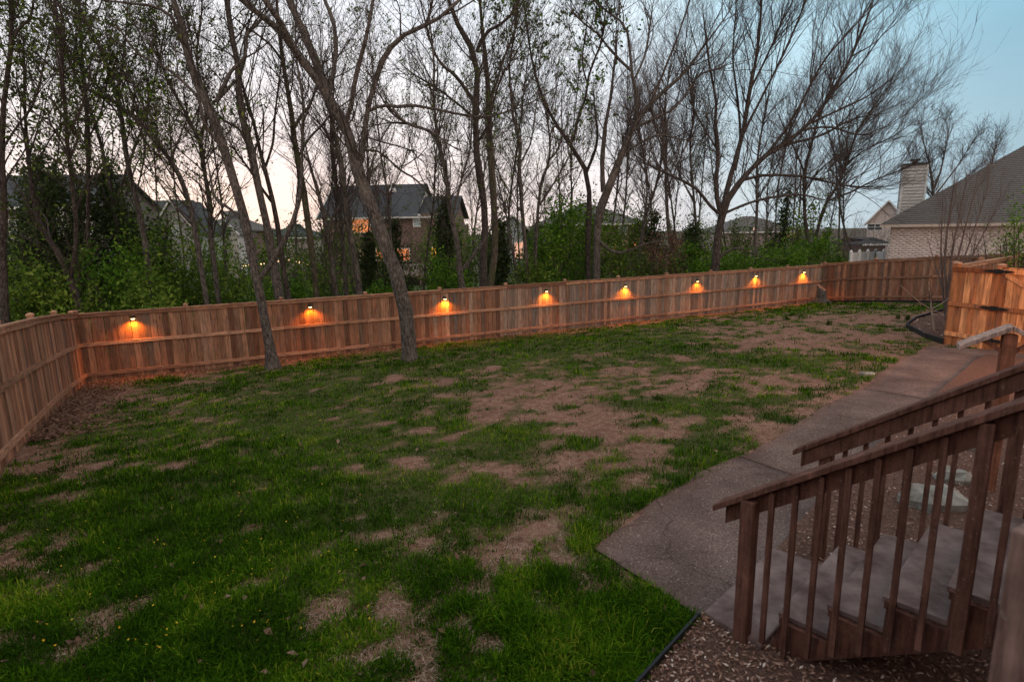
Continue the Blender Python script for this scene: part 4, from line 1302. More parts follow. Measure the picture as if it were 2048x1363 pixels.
add('crooked trunk left of the stout central trunk, limb sweeping left', 23,
    [[(926, 580, 18), (920, 538, 17), (915, 480, 15), (903, 433, 15), (896, 379, 13), (887, 327, 12), (878, 295, 11), (872, 250, 9), (866, 200, 7), (868, 130, 6), (860, 50, 5)],
     [(880, 300, 9), (862, 266, 9), (820, 249, 8), (784, 228, 6), (760, 190, 4)], [(920, 545, 11), (943, 515, 10), (965, 485, 9)], [(903, 440, 8), (925, 350, 6), (940, 300, 5), (945, 230, 4)]], n1=34, n2=5, n3=5, seed=53, leaf=LEAF, nleaf=1400)
add('slim kinked tree right of the mossy central trunk', 27,
    [[(1054, 575, 12), (1051, 491, 12), (1044, 421, 11), (1039, 350, 10), (1038, 315, 10), (1041, 286, 9), (1029, 254, 8), (1024, 206, 7), (1018, 140, 6), (1030, 60, 5)], [(1039, 330, 6), (1060, 290, 5), (1070, 230, 4)]], n1=24, n2=5, n3=4, seed=54, leaf=LEAF, nleaf=1200)
add('thin pale tree forking before the white gabled house', 27.5,
    [[(1071, 575, 10), (1073, 503, 10), (1078, 421, 9), (1085, 362, 9), (1099, 322, 8), (1100, 280, 6), (1094, 230, 5)], [(1100, 318, 6), (1115, 300, 5), (1130, 260, 4)], [(1080, 410, 6), (1105, 370, 5), (1135, 320, 4)]], n1=22, n2=5, n3=4, seed=55, twig=TWIGL, leaf=LEAF, nleaf=900)
add('thin leaning sapling in front of the white gabled house', 27,
    [[(1036, 575, 9), (1028, 515, 8), (1018, 470, 7), (1012, 430, 5), (1000, 380, 4)]], n1=12, n2=4, n3=3, seed=56, leaf=LEAF, nleaf=900)
add('dark double trunk with vine leaves right of centre', 28,
    [[(1177, 570, 17), (1176, 491, 17), (1178, 421, 16), (1174, 374, 15), (1171, 339, 14), (1153, 308, 11), (1134, 282, 11), (1113, 257, 10), (1093, 218, 9), (1074, 165, 8), (1060, 100, 6), (1050, 30, 5)],
     [(1173, 345, 9), (1188, 305, 9), (1195, 270, 7), (1190, 220, 5)], [(1140, 290, 8), (1149, 270, 8), (1156, 237, 8), (1171, 194, 7), (1176, 157, 7), (1190, 116, 6), (1200, 92, 6), (1207, 50, 5)], [(1174, 165, 5), (1165, 120, 5), (1172, 60, 4)]],
    n1=44, n2=5, n3=5, bark=BARKD, seed=57, leaf=LEAFB, nleaf=3800, lsize=.2, n3max=2600)
add('pale thick tree spreading right, right of the dark double trunk', 27,
    [[(1193, 570, 24), (1195, 491, 23), (1200, 433, 24), (1209, 397, 24), (1225, 355, 22), (1247, 300, 19), (1258, 271, 18), (1277, 232, 16), (1296, 210, 14), (1318, 186, 12), (1342, 169, 10), (1373, 140, 9), (1400, 100, 7), (1440, 50, 5)],
     [(1206, 385, 15), (1204, 327, 14), (1209, 280, 13), (1212, 242, 11), (1222, 190, 9), (1230, 120, 7)], [(1275, 235, 11), (1272, 182, 10), (1263, 140, 9), (1258, 85, 8), (1248, 48, 7), (1219, 27, 6)],
     [(1263, 142, 8), (1241, 121, 8), (1214, 92, 7), (1195, 68, 6), (1166, 46, 5)], [(1300, 208, 8), (1320, 160, 7), (1345, 100, 6), (1370, 30, 5)], [(1262, 262, 9), (1300, 240, 8), (1350, 215, 7), (1400, 150, 5), (1430, 140, 4)],
     [(1240, 310, 9), (1280, 285, 7), (1320, 270, 6), (1370, 280, 4)], [(1197, 480, 9), (1230, 505, 8), (1260, 500, 7), (1290, 488, 5), (1320, 480, 3)], [(1268, 160, 7), (1290, 110, 6), (1300, 50, 5)]],
    n1=72, n2=6, n3=5, bark=BARK, seed=58, n3max=4200, up=.45, l1=(1.4, 3.8))
# ---- right
add('large fan-shaped bare tree leaning right behind the sixth lamp', 28,
    [[(1425, 560, 24), (1430, 520, 23), (1437, 458, 22), (1446, 415, 23), (1463, 382, 17), (1480, 360, 16), (1522, 315, 14), (1557, 293, 13), (1615, 249, 11), (1663, 183, 9), (1703, 110, 7), (1740, 20, 4)],
     [(1446, 420, 17), (1458, 367, 15), (1483, 275, 13), (1498, 183, 11), (1513, 110, 9), (1520, 37, 7)], [(1442, 425, 14), (1432, 380, 12), (1436, 300, 11), (1430, 250, 9), (1432, 200, 7), (1420, 140, 6), (1410, 60, 5)],
     [(1475, 364, 9), (1515, 352, 8), (1555, 350, 8), (1600, 352, 7), (1649, 362, 6), (1700, 372, 5), (1759, 374, 3)], [(1445, 428, 9), (1484, 411, 8), (1531, 397, 7), (1600, 390, 5), (1650, 400, 3)],
     [(1440, 428, 10), (1421, 411, 9), (1390, 374, 8), (1343, 350, 7), (1300, 330, 4)], [(1535, 306, 9), (1570, 260, 8), (1605, 200, 7), (1650, 120, 6), (1720, 40, 4)], [(1485, 270, 8), (1520, 200, 7), (1560, 120, 6), (1600, 30, 5)],
     [(1500, 180, 7), (1530, 120, 6), (1560, 50, 5)], [(1615, 250, 7), (1690, 215, 6), (1740, 190, 4), (1780, 160, 2)], [(1560, 292, 8), (1640, 270, 7), (1700, 240, 5), (1760, 225, 2)],
     [(1600, 262, 7), (1660, 255, 6), (1720, 270, 4), (1775, 250, 2)], [(1435, 300, 6), (1410, 260, 5), (1385, 210, 5), (1375, 140, 4)], [(1470, 340, 8), (1480, 280, 7), (1475, 200, 6), (1465, 120, 5), (1470, 40, 4)],
     [(1428, 530, 7), (1450, 505, 7), (1470, 496, 6), (1490, 500, 5), (1510, 510, 3)], [(1660, 190, 6), (1720, 130, 5), (1765, 70, 3), (1790, 50, 1.5)], [(1700, 115, 5), (1750, 85, 3), (1785, 45, 2)]],
    n1=120, n2=6, n3=6, bark=BARKD, twig=TWIG, seed=61, up=.5, ang=34, l1=(1.2, 3.4), l2=(.6, 2.2), l3=(.45, 1.2), n3max=6500, gnarl=.12, tr=.0065, reach=.3)
add('dark bare tree rising from the bright green bush', 36,
    [[(1619, 500, 11), (1618, 480, 11), (1611, 421, 10), (1611, 350, 10), (1623, 292, 8), (1640, 230, 6), (1665, 170, 5)], [(1612, 380, 6), (1640, 340, 5), (1680, 310, 4), (1720, 300, 3)], [(1611, 350, 6), (1590, 300, 5), (1570, 260, 4)]],
    n1=38, n2=6, n3=5, seed=62, bark=BARKD, n3max=1800, tr=.0075)
add('leaning bare tree left of the brick house chimney', 37,
    [[(1628, 500, 9), (1630, 477, 9), (1649, 411, 9), (1672, 374, 8), (1696, 315, 7), (1715, 260, 5), (1745, 220, 4)], [(1655, 402, 6), (1700, 385, 5), (1750, 360, 4), (1800, 340, 3)], [(1690, 330, 5), (1730, 300, 4), (1790, 270, 3)]],
    n1=40, n2=6, n3=5, seed=63, bark=BARKD, n3max=1900, tr=.0075)
add('thin bare tree between the fan-shaped tree and dark evergreen', 34,
    [[(1507, 520, 8), (1508, 503, 8), (1513, 421, 8), (1513, 350, 7), (1520, 280, 6), (1535, 200, 4)], [(1513, 400, 5), (1540, 360, 4), (1560, 320, 3)]], n1=22, n2=5, n3=4, seed=64, tr=.007)
add('grey slender tree left of the fan-shaped tree', 33,
    [[(1275, 565, 9), (1282, 491, 9), (1289, 433, 9), (1303, 397, 8), (1318, 340, 7), (1325, 270, 5), (1318, 190, 4)], [(1290, 430, 6), (1294, 380, 5), (1286, 303, 5), (1275, 240, 4)]], n1=30, n2=5, n3=5, seed=65, tr=.007, twig=TWIGL)
add('upright grey tree in the thicket above the brown shrub', 36,
    [[(1345, 500, 9), (1336, 449, 9), (1331, 350, 8), (1333, 280, 7), (1330, 210, 6), (1340, 140, 4)], [(1333, 380, 5), (1355, 330, 4), (1375, 280, 3)], [(1332, 300, 4), (1312, 250, 3.5), (1300, 200, 3)]], n1=32, n2=5, n3=5, seed=66, tr=.007)
add('upright grey tree just left of the fan-shaped tree trunk', 37,
    [[(1395, 500, 8), (1390, 440, 8), (1384, 360, 7), (1380, 290, 6), (1388, 220, 5), (1382, 150, 4)], [(1386, 400, 5), (1365, 360, 4), (1350, 310, 3)]], n1=30, n2=5, n3=5, seed=67, tr=.007)
add('round-crowned bare tree standing beyond the brick house roof', 62,
    [[(1868, 470, 9), (1866, 400, 9), (1864, 370, 8), (1858, 330, 5), (1848, 290, 3)], [(1866, 385, 6), (1880, 345, 5), (1890, 300, 3)], [(1866, 395, 5), (1898, 355, 4), (1920, 325, 3)], [(1866, 390, 5), (1842, 360, 4), (1830, 335, 3)], [(1866, 400, 4), (1910, 370, 3), (1945, 345, 2)]],
    n1=46, n2=6, n3=5, seed=68, tr=.012, l1=(.6, 1.7), l2=(.6, 1.6), l3=(.4, 1.0), n3max=1500, tmin=.4)
add('small bare treetop peeking over the brick house ridge', 75, [[(1985, 440, 5), (1983, 350, 5), (1985, 320, 4), (1990, 300, 2)]], n1=18, n2=5, n3=4, seed=69, tr=.014, l1=(.8, 2), tmin=.5)
# ---- thin fill trees in the wood
fill = [(455, 26, 'thin bare pole tree behind the fence left of the second lamp', 0), (735, 30, 'thin bare tree against the dark brick house roof', 0), (790, 29, 'thin leafy tree right of the thick leaning yard trunk', 1),
        (850, 31, 'thin leafy tree behind the third lamp', 1), (1010, 33, 'thin bare tree before the far white gabled house', 1), (1125, 32, 'leafy slim tree behind the fourth and fifth lamps', 1),
        (1240, 38, 'thin bare tree at the left end of the hip-roofed house', 0), (1310, 40, 'thin bare tree at the right end of the hip-roofed house', 0), (1360, 42, 'faint thin tree above the dark green shrubs', 0),
        (1455, 42, 'faint thin tree behind the fan-shaped tree trunk', 0), (1545, 44, 'faint thin tree beside the dark evergreen', 0), (1580, 41, 'thin bare tree just left of the bright green bush', 0), (1680, 46, 'faint bare tree left of the white vinyl fence', 0),
        (1705, 52, 'faint bare tree before the far pale gabled house', 0), (330, 27, 'thin leafy tree above the grey gabled roof', 1), (90, 24, 'thin leafy tree before the dark roofed house', 1), (270, 30, 'faint thin tree beside the grey gabled roof', 1), (370, 32, 'faint thin bare tree by the house with white dormers', 0), (590, 33, 'thin bare tree in the peach sky gap', 0), (645, 36, 'thin bare tree at the brick house gable', 0)]
for i, (px, y, lab, lf) in enumerate(fill):
    r = random.Random(100 + i); ln = r.uniform(-70, 50); w = r.uniform(5, 8) * (1 if y < 35 else .8); hi = r.uniform(40, 150) if y < 34 else r.uniform(150, 250)
    lb = [(px, 570 - (y - 20) * 2, w), (px + ln * .15, 480, w * .95), (px + ln * .3 + r.uniform(-8, 8), 400, w * .85), (px + ln * .6 + r.uniform(-10, 10), 300 if hi < 250 else 330, w * .7), (px + ln, hi, w * .4)]
    l2 = [(px + ln * .3, 395, w * .5), (px + ln * .3 + r.choice((-1, 1)) * 28, 340, w * .45), (px + ln * .3 + r.choice((-1, 1)) * 45, 280, w * .3)]
    add(lab, y, [lb, l2], n1=22, n2=5, n3=4, seed=200 + i, tr=.006 + (y - 20) * .00012, leaf=LEAF if lf else None, nleaf=1300 if lf else 0, lsize=.13, bark=BARKD if i % 2 else BARK, twig=TWIGR if i % 3 == 2 else TWIG)
for a, k in T: tree('bare_tree' if not k.get('leaf') else 'budding_tree', *a, **k)


wood_n = {}
src = [o for o in bpy.data.objects if o.type == 'EMPTY' and o.get('label', '').startswith(('thin bare', 'faint'))]
for i in range(20):
    r = random.Random(900 + i); s_ = src[i % len(src)]
    px = 620 + 1090 * (i + r.uniform(.1, .9)) / 20; y = r.uniform(34, 50)
    P = gy(px, 520, y)
    c = s_.copy(); coll.objects.link(c); c.name = 'bare_tree'
    c.location = (P[0], y, float(g(P[0], y)) - .05); c.rotation_euler = (0, 0, r.uniform(0, 6.28)); k = r.uniform(.8, 1.0); c.scale = (k, k, k)
    lx = [620, 889, 1092, 1250, 1394, 1511, 1607, 1800]; li = max(k_ for k_ in range(8) if px >= lx[k_] or k_ == 0); wood_n[li] = wood_n.get(li, 0) + 1
    od = ['second', 'third', 'fourth', 'fifth', 'sixth', 'seventh', 'eighth']; nth = ['first', 'second', 'third', 'fourth', 'fifth', 'sixth', 'seventh'][wood_n[li] - 1]
    c['label'] = ('slender bare tree deep in the wood, %s from left between the %s and %s lamps' % (nth, od[li], od[li + 1])) if li < 6 else 'slender bare tree deep in the wood right of the eighth lamp, %s from left' % nth
    c['group'] = 'slender trees deep in the wood'
    for chd in s_.children:
        d_ = chd.copy(); coll.objects.link(d_); d_.parent = c


# ================================================================== shrubs
def shrub(label, px, top, y, w, leaf, n=2600, lsize=.13, seed=1, base_z=None, name='shrub', stems=14, dens=26, twig=None, depth=None, group='shrubs behind the fence', droop=.2, cone=False, cat='shrub', spread=.16):
    r = np.random.default_rng(seed)
    P = gy(px, top, y); gz_ = float(g(P[0], y)); H = max(P[2] - gz_, .5); W = w * y / F_PX; D = depth or W * .8
    o0 = np.array([P[0], y, gz_])
    root = thing(name, label, cat, tuple(o0), group=group)
    t = r.random(dens)
    if cone: cz = H * (.06 + .9 * t); rad = (1 - t) ** .8 * .5 + .03
    else: cz = H * (.15 + .78 * t); rad = .5 * np.sqrt(np.clip(1 - (2 * (t * .92) - .85) ** 2 * .75, .1, 1))
    a = r.uniform(0, 2 * math.pi, dens); q_ = np.sqrt(r.random(dens))
    C = np.stack([np.cos(a) * W * rad * q_, np.sin(a) * D * rad * q_, cz], -1)
    S = []
    for k in range(stems):
        c = C[r.integers(0, dens)]
        p0 = np.array([r.normal() * W * .06, r.normal() * D * .06, -.1]); m_ = (p0 + c) / 2 + r.normal(size=3) * np.array([W, D, H]) * .04
        if cone: p0 = np.array([0, 0, max(0, c[2] - .25 * H)]); m_ = (p0 + c) / 2
        S.append(smooth_line([p0, m_, c + (c - p0) * .12], 7))
    S = np.stack(S); R = np.tile(np.linspace(.02, .006, 7), (stems, 1)) * (1 + H * .15)
    if cone:
        S = np.concatenate([S, smooth_line([(0, 0, -.1), (0.03, 0, H * .5), (0, 0, H * .97)], 7)[None]]); R = np.concatenate([R, np.linspace(.07, .01, 7)[None]])
    P2, R2 = grow(S, R, stems * 5, .25, .25, .8, 45, .2, 4, .2, .01, .005, r)
    V1, q1 = tubes(S[:, ::2], R[:, ::2], 5); V2, q2 = tubes(P2, R2, 3)
    V, q, _ = merge([(V1, q1), (V2, q2)])
    obj('stems', mesh_np('stems', V, [q], twig or TWIG), root)
    n = int(n * 1.4)
    ci = r.integers(0, dens, n)
    c = C[ci] + r.normal(size=(n, 3)) * np.array([W, D, H]) * spread * r.uniform(.4, 1.15, (n, 1))
    k2 = n // 3; tp = P2.reshape(-1, 3); c[:k2] = tp[r.integers(0, len(tp), k2)] + r.normal(size=(k2, 3)) * .05
    c[:, 2] = np.maximum(c[:, 2], .02)
    V, q, tn = leaf_quads(c, lsize, r, droop)
    tn = np.clip(tn * .6 + np.repeat(r.random(dens)[ci], 4) * .5, 0, 1)
    obj('foliage', mesh_np('foliage', V, [q], leaf, {'tint': tn}), root)
    return root


sh = [('leafy green shrub behind the left fence post at the picture edge', 40, 520, 17, 190, LEAF, dict(n=3000)), ('dense green shrub right of the dark crooked tree', 235, 500, 19, 170, LEAFB, dict(n=3600)),
      ('tall loose green shrub under the arching tree', 335, 455, 21, 190, LEAF, dict(n=3600)), ('green shrub between the arching tree and slim yard tree', 440, 520, 21, 150, LEAF, dict(n=2600)),
      ('bright green shrub behind the slim yard tree', 570, 545, 23, 130, LEAFB, dict(n=2400)), ('yellow green shrub left of the thick yard trunk', 645, 520, 25, 110, LEAF, dict(n=1800)),
      ('small bright shrub behind the third lamp', 880, 520, 25, 60, LEAFB, dict(n=1500)), ('lush green vine-hung shrub left of the dark double trunk', 1130, 400, 28.5, 130, LEAFB, dict(n=5200, lsize=.15)),
      ('low green shrub behind the fourth lamp', 1060, 520, 27, 80, LEAF, dict(n=1800)), ('leafy shrub in front of the pale thick tree', 1225, 455, 29, 90, LEAF, dict(n=2200, lsize=.14)),
      ('dark green shrub left of the brown shrub', 1290, 500, 30, 70, LEAFD, dict(n=1800)), ('brown withered shrub above the sixth lamp', 1335, 475, 31, 85, DRYL, dict(n=2400, twig=TWIGR)),
      ('green shrub at the foot of the fan-shaped tree', 1390, 492, 30, 90, LEAFB, dict(n=2600)), ('light green shrub right of the fan-shaped tree foot', 1490, 505, 31, 130, LEAFB, dict(n=3200)),
      ('bright green rounded bush by the white vinyl fence', 1628, 478, 34, 120, LEAFB, dict(n=4200)), ('low green bush filling the gap left of the rounded bush', 1560, 500, 33, 90, LEAFB, dict(n=2600)),
      ('low green bush at the far end of the long fence', 1690, 518, 35, 70, LEAF, dict(n=1600)), ('low green undergrowth bush behind the second lamp', 500, 560, 22, 110, LEAFB, dict(n=1800)), ('low green bush behind the first lamp', 290, 560, 17.5, 120, LEAF, dict(n=2200)),
      ('low leafy bush behind the left corner post', 110, 560, 17, 150, LEAF, dict(n=2600)), ('low weedy bush between thick trunk and third lamp', 770, 570, 26, 90, LEAFB, dict(n=1500)), ('low green bush left of the central stout trunk', 905, 545, 26, 80, LEAFB, dict(n=1700))]
sh += [('tall loose brush in front of the house with white dormers', 420, 440, 30, 150, LEAF, dict(n=1700, lsize=.16)), ('loose leafy brush below the peach sky gap', 540, 470, 31, 130, LEAF, dict(n=1500, lsize=.16)), ('loose brush at the brick house gable corner', 650, 450, 33, 110, LEAFD, dict(n=1500, lsize=.16)),
       ('thin leafy brush in front of the lit brick house windows', 770, 455, 35, 120, LEAFD, dict(n=1100, lsize=.16)), ('leafy brush at the right end of the brick house', 880, 440, 33, 110, LEAF, dict(n=1700, lsize=.16)), ('leafy brush between the central trunks and white gabled house', 970, 450, 34, 90, LEAF, dict(n=1500, lsize=.16)),
       ('vine-covered brush hiding the lit peach wing', 1090, 440, 34, 100, LEAFB, dict(n=1700, lsize=.17)), ('leafy brush below the hip-roofed house', 1180, 420, 35, 100, LEAF, dict(n=1900, lsize=.17)), ('loose brush right of the pale thick tree', 1270, 455, 36, 90, LEAFD, dict(n=1500, lsize=.17)),
       ('dull green brush behind the fan-shaped tree foot', 1450, 470, 37, 130, LEAFD, dict(n=1700, lsize=.17)), ('dark leafy brush before the left grey house', 160, 420, 26, 170, LEAFD, dict(n=2000, lsize=.16)), ('dark leafy brush at the left picture edge', 30, 430, 25, 170, LEAFD, dict(n=2000, lsize=.16)), ('loose leafy brush before the grey gabled house', 300, 420, 28, 130, LEAF, dict(n=1700, lsize=.16))]
for i, (lab, px, top, y, w, lf, kw) in enumerate(sh): shrub(lab, px, top, y, w, lf, seed=300 + i, **kw)
bsrc = [o for o in bpy.data.objects if o.type == 'EMPTY' and 'brush' in o.get('label', '') and o.get('category') == 'shrub']
bn = {}
for i in range(18):
    r = random.Random(1300 + i); s_ = bsrc[i % len(bsrc)]
    px = 400 + 1250 * (i + r.uniform(.15, .85)) / 18; y = r.uniform(33, 46)
    P = gy(px, 520, y); c = s_.copy(); coll.objects.link(c); c.name = 'shrub'
    c.location = (P[0], y, float(g(P[0], y)) - .05); c.rotation_euler = (0, 0, r.uniform(0, 6.28)); k = r.uniform(.8, 1.15); c.scale = (k, k, k * 1.05)
    lx = [400, 620, 889, 1092, 1250, 1394, 1511, 1607]; li = max(k_ for k_ in range(8) if px >= lx[k_] or k_ == 0); bn[li] = bn.get(li, 0) + 1
    od = ['first', 'second', 'third', 'fourth', 'fifth', 'sixth', 'seventh', 'eighth']; nth = ['first', 'second', 'third', 'fourth', 'fifth', 'sixth'][bn[li] - 1]
    c['label'] = ('mid-height thicket clump deep in the wood, %s from left between the %s and %s lamps' % (nth, od[li], od[li + 1])) if li < 7 else 'mid-height thicket clump deep in the wood right of the eighth lamp, %s from left' % nth
    c['group'] = 'thicket clumps deep in the wood'
    for chd in s_.children:
        d_ = chd.copy(); coll.objects.link(d_); d_.parent = c
ced = [('dark evergreen in front of the dark roofed house', 70, 300, 22, 200, 5200), ('dark evergreen left of the grey gabled roof', 210, 330, 23, 150, 3600), ('green evergreen left of the stout central trunk', 890, 400, 27, 75, 2600), ('bushy evergreen at the foot of the mossy central trunk', 1000, 440, 28, 75, 2400),
       ('dark evergreen right of the fan-shaped tree', 1575, 375, 42, 105, 4200), ('broad dark evergreen bush left of the fan-shaped tree', 1385, 452, 34, 110, 3400), ('dark evergreen bush above the brown shrub', 1310, 420, 36, 80, 2600), ('small dark evergreen beneath the brick house deck', 735, 470, 29, 80, 2400), ('small evergreen before the brick house upper wall', 790, 440, 33, 90, 2200)]
for i, (lab, px, top, y, w, n) in enumerate([('broad dark cedar at the far left edge before the house', 20, 350, 20, 150, 3000), ('broad dark cedar beside the dark crooked tree', 120, 345, 21, 150, 3400), ('spreading dark cedar left of the grey gabled roof', 215, 375, 21.5, 150, 3000), ('low dark cedar under the thin leafy left trees', 300, 440, 23, 110, 2000)]):
    shrub(lab, px, top, y, w, CEDAR, n=n, lsize=.15, seed=450 + i, name='evergreen_tree', stems=22, dens=46, cat='evergreen', group='evergreens behind the fence', spread=.10)
for i, (lab, px, top, y, w, n) in enumerate(ced): shrub(lab, px, top, y, w, CEDAR, n=n, lsize=.16, seed=400 + i, name='evergreen_tree', stems=26, dens=60, cone=True, cat='evergreen', group='evergreens behind the fence', droop=-.1, spread=.075)

# bare brambles and far wood: one mass
def thicket(name, label, x0, x1, y0, y1, top, n, mat, seed, r0=.008):
    r = np.random.default_rng(seed)
    px = r.uniform(x0, x1, n); y = r.uniform(y0, y1, n)
    base = np.stack([gy(a, 520, b) for a, b in zip(px, y)]); base[:, 2] = g(base[:, 0], base[:, 1]) - .05
    tz = np.array([gy(a, top, b)[2] for a, b in zip(px, y)]); H = np.maximum((tz - base[:, 2]) * r.uniform(.5, 1.08, n), .5)
    P = np.zeros((n, 6, 3)); P[:, 0] = base; d = nrm(np.c_[r.normal(size=(n, 2)) * .22, np.ones(n)])
    for k in range(1, 6):
        P[:, k] = P[:, k - 1] + d * (H / 5)[:, None]; d = nrm(d + r.normal(size=(n, 3)) * .16)
    R = np.tile(np.linspace(1, .35, 6), (n, 1)) * r0 * r.uniform(.7, 1.8, n)[:, None]
    P2, R2 = grow(P, R, n * 4, .25, .4, 1.6, 40, .3, 4, .2, r0, r0 * .6, r)
    V1, q1 = tubes(P, R, 4); V2, q2 = tubes(P2, R2, 3)
    V, q, _ = merge([(V1, q1), (V2, q2)])
    o = obj(name, mesh_np(name, V, [q], mat)); return tag(o, label, 'thicket', kind='stuff')


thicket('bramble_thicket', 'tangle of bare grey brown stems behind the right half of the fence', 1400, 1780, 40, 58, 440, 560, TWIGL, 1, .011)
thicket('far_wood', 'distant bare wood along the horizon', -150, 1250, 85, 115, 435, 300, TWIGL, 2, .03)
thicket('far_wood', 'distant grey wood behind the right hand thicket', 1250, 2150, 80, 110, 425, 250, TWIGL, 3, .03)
thicket('bramble_thicket', 'loose bare saplings behind the left half of the fence', 380, 1320, 26, 38, 430, 260, TWIG, 4, .008)

# ================================================================== houses
class House:
    def __init__(s, name, label, origin, e1):
        s.o = np.array(origin, float); e1 = np.array(e1, float); s.e1 = e1 / np.linalg.norm(e1); s.rz = math.atan2(s.e1[1], s.e1[0])
        s.root = thing(name, label, 'house', tuple(s.o), s.rz)
    def box(s, name, mat, *b, parent=None): return MB().box(*b).build(name, mat, parent or s.root)
    def window(s, x, z, w, h, pane, y=0.0, cols=2, rows=2, name='window', trim=WHITE):
        fr = MB(); t = .08
        fr.box(x - w / 2 - t, x + w / 2 + t, y - .06, y, z - t, z); fr.box(x - w / 2 - t, x + w / 2 + t, y - .06, y, z + h, z + h + t)
        fr.box(x - w / 2 - t, x - w / 2, y - .06, y, z, z + h); fr.box(x + w / 2, x + w / 2 + t, y - .06, y, z, z + h)
        for c in range(1, cols): fr.box(x - w / 2 + w * c / cols - .03, x - w / 2 + w * c / cols + .03, y - .055, y - .001, z, z + h)
        for c in range(1, rows): fr.box(x - w / 2, x + w / 2, y - .05, y - .002, z + h * c / rows - .025, z + h * c / rows + .025)
        f = fr.build(name, trim, s.root)
        MB().box(x - w / 2, x + w / 2, y - .03, y - .003, z, z + h).build('pane', pane, f)
    def roof(s, pts_faces, mat, name='roof', thick=.18):
        vs, fs = pts_faces
        mb = MB(); mb.add(vs, fs); return mb.build(name, mat, s.root)


def gable_roof(x0, x1, y0, y1, z0, h, oh=.4):
    """ridge along x"""
    ym = (y0 + y1) / 2; sl = h / ((y1 - y0) / 2)
    a = [(x0 - oh, y0 - oh, z0 - oh * sl), (x1 + oh, y0 - oh, z0 - oh * sl), (x1 + oh, ym, z0 + h), (x0 - oh, ym, z0 + h), (x1 + oh, y1 + oh, z0 - oh * sl), (x0 - oh, y1 + oh, z0 - oh * sl)]
    b = [(p[0], p[1], p[2] - .16) for p in a]
    return a + b, [(0, 1, 2, 3), (3, 2, 4, 5), (6, 9, 8, 7), (9, 11, 10, 8), (0, 6, 7, 1), (4, 10, 11, 5), (0, 3, 9, 6), (3, 5, 11, 9), (1, 7, 8, 2), (2, 8, 10, 4)]


def hip_roof(x0, x1, y0, y1, z0, p, oh=.45):
    x0 -= oh; x1 += oh; y0 -= oh; y1 += oh; D = (y1 - y0) / 2; h = D * p
    t = [(x0, y0, z0), (x1, y0, z0), (x1, y1, z0), (x0, y1, z0), (x0 + D, y0 + D, z0 + h), (x1 - D, y0 + D, z0 + h)]
    b = [(q[0], q[1], z0 - .15) for q in t[:4]]
    return t + b, [(0, 1, 5, 4), (1, 2, 5), (2, 3, 4, 5), (3, 0, 4), (0, 6, 7, 1), (1, 7, 8, 2), (2, 8, 9, 3), (3, 9, 6, 0), (6, 9, 8, 7)]


# --- buff brick house on the right
EL = gy(1760, 449, 31.5); eZ = EL[2]; gb = float(g(EL[0], 31.5))
hR = House('brick_house', 'buff brick house with big grey hip roof behind the back fence', (EL[0], EL[1], gb), (.83, -.56))
HZ = eZ - gb - .12
OFFW = .5
hR.box('wall', MORTAR, OFFW, 17, OFFW, 18, 0, HZ)
r = np.random.default_rng(2); bl, bh = .30, .098
Vb = []; nb = 0
f6 = np.array([(0, 3, 2, 1), (4, 5, 6, 7), (0, 1, 5, 4), (1, 2, 6, 5), (2, 3, 7, 6), (3, 0, 4, 7)])
for row in range(int((HZ - .05) / bh)):
    x0 = OFFW + (0 if row % 2 == 0 else -bl / 2)
    while x0 < 14:
        a = max(x0 + .006, OFFW - .012); b = x0 + bl - .012
        z = .02 + row * bh; d_ = .014 + r.random() * .006
        for zz_ in (z, z + bh - .014):
            for yy, xx in ((OFFW - d_, a), (OFFW - d_, b), (OFFW + .01, b), (OFFW + .01, a)): Vb.append((xx, yy, zz_))
        nb += 1; x0 += bl
Vb = np.array(Vb).reshape(nb, 8, 3)
q = (np.arange(nb)[:, None, None] * 8 + np.array([(0, 3, 2, 1), (4, 5, 6, 7), (0, 1, 5, 4), (1, 2, 6, 5), (2, 3, 7, 6), (3, 0, 4, 7)])[None]).reshape(-1, 4)
m = Mat('buff brick', .9, .15); m.col(m.ramp(m.attr('tint'), [(0, (.64, .55, .51)), (.5, (.74, .66, .62)), (1, (.80, .73, .70))])); BRK = m.m
bo = obj('bricks', mesh_np('bricks', Vb.reshape(-1, 3), [q], BRK, {'tint': np.repeat(r.random(nb), 8)}), hR.root); bo['kind'] = 'stuff'
# shingle courses on the front slope
p_ = .67; rf = MB(); W2, D2 = 24.0, 10.0
rows = 62
for k in range(rows):
    t0 = D2 * k / rows; t1 = D2 * (k + 1) / rows
    z0, z1 = HZ + .12 + t0 * p_ + .02, HZ + .12 + t1 * p_
    rf.add([(t0 - .0, t0, z0), (W2, t0, z0), (W2, t1 + .03, z1 + .0), (t1, t1 + .03, z1), (t0, t0, z0 - .03), (W2, t0, z0 - .03)], [(0, 1, 2, 3), (4, 5, 1, 0)])
    rf.add([(t0, t0, z0), (t1 + .0, t1, z1), (t1, 22 - t1, z1), (t0, 22 - t0, z0)], [(0, 1, 2, 3)])
rfo = rf.build('roof', SHINGB, hR.root)
MB().box(.0, W2, .002, .09, HZ - .03, HZ + .13).build('gutter', flat('cream gutter', (.55, .48, .42), .5, .06), hR.root)
MB().box(.02, W2, .09, OFFW + .02, HZ - .02, HZ + .02).build('soffit', SIDING, hR.root)
MB().box(.02, .1, .09, 20, HZ - .03, HZ + .12).build('gutter', WHITE, hR.root)
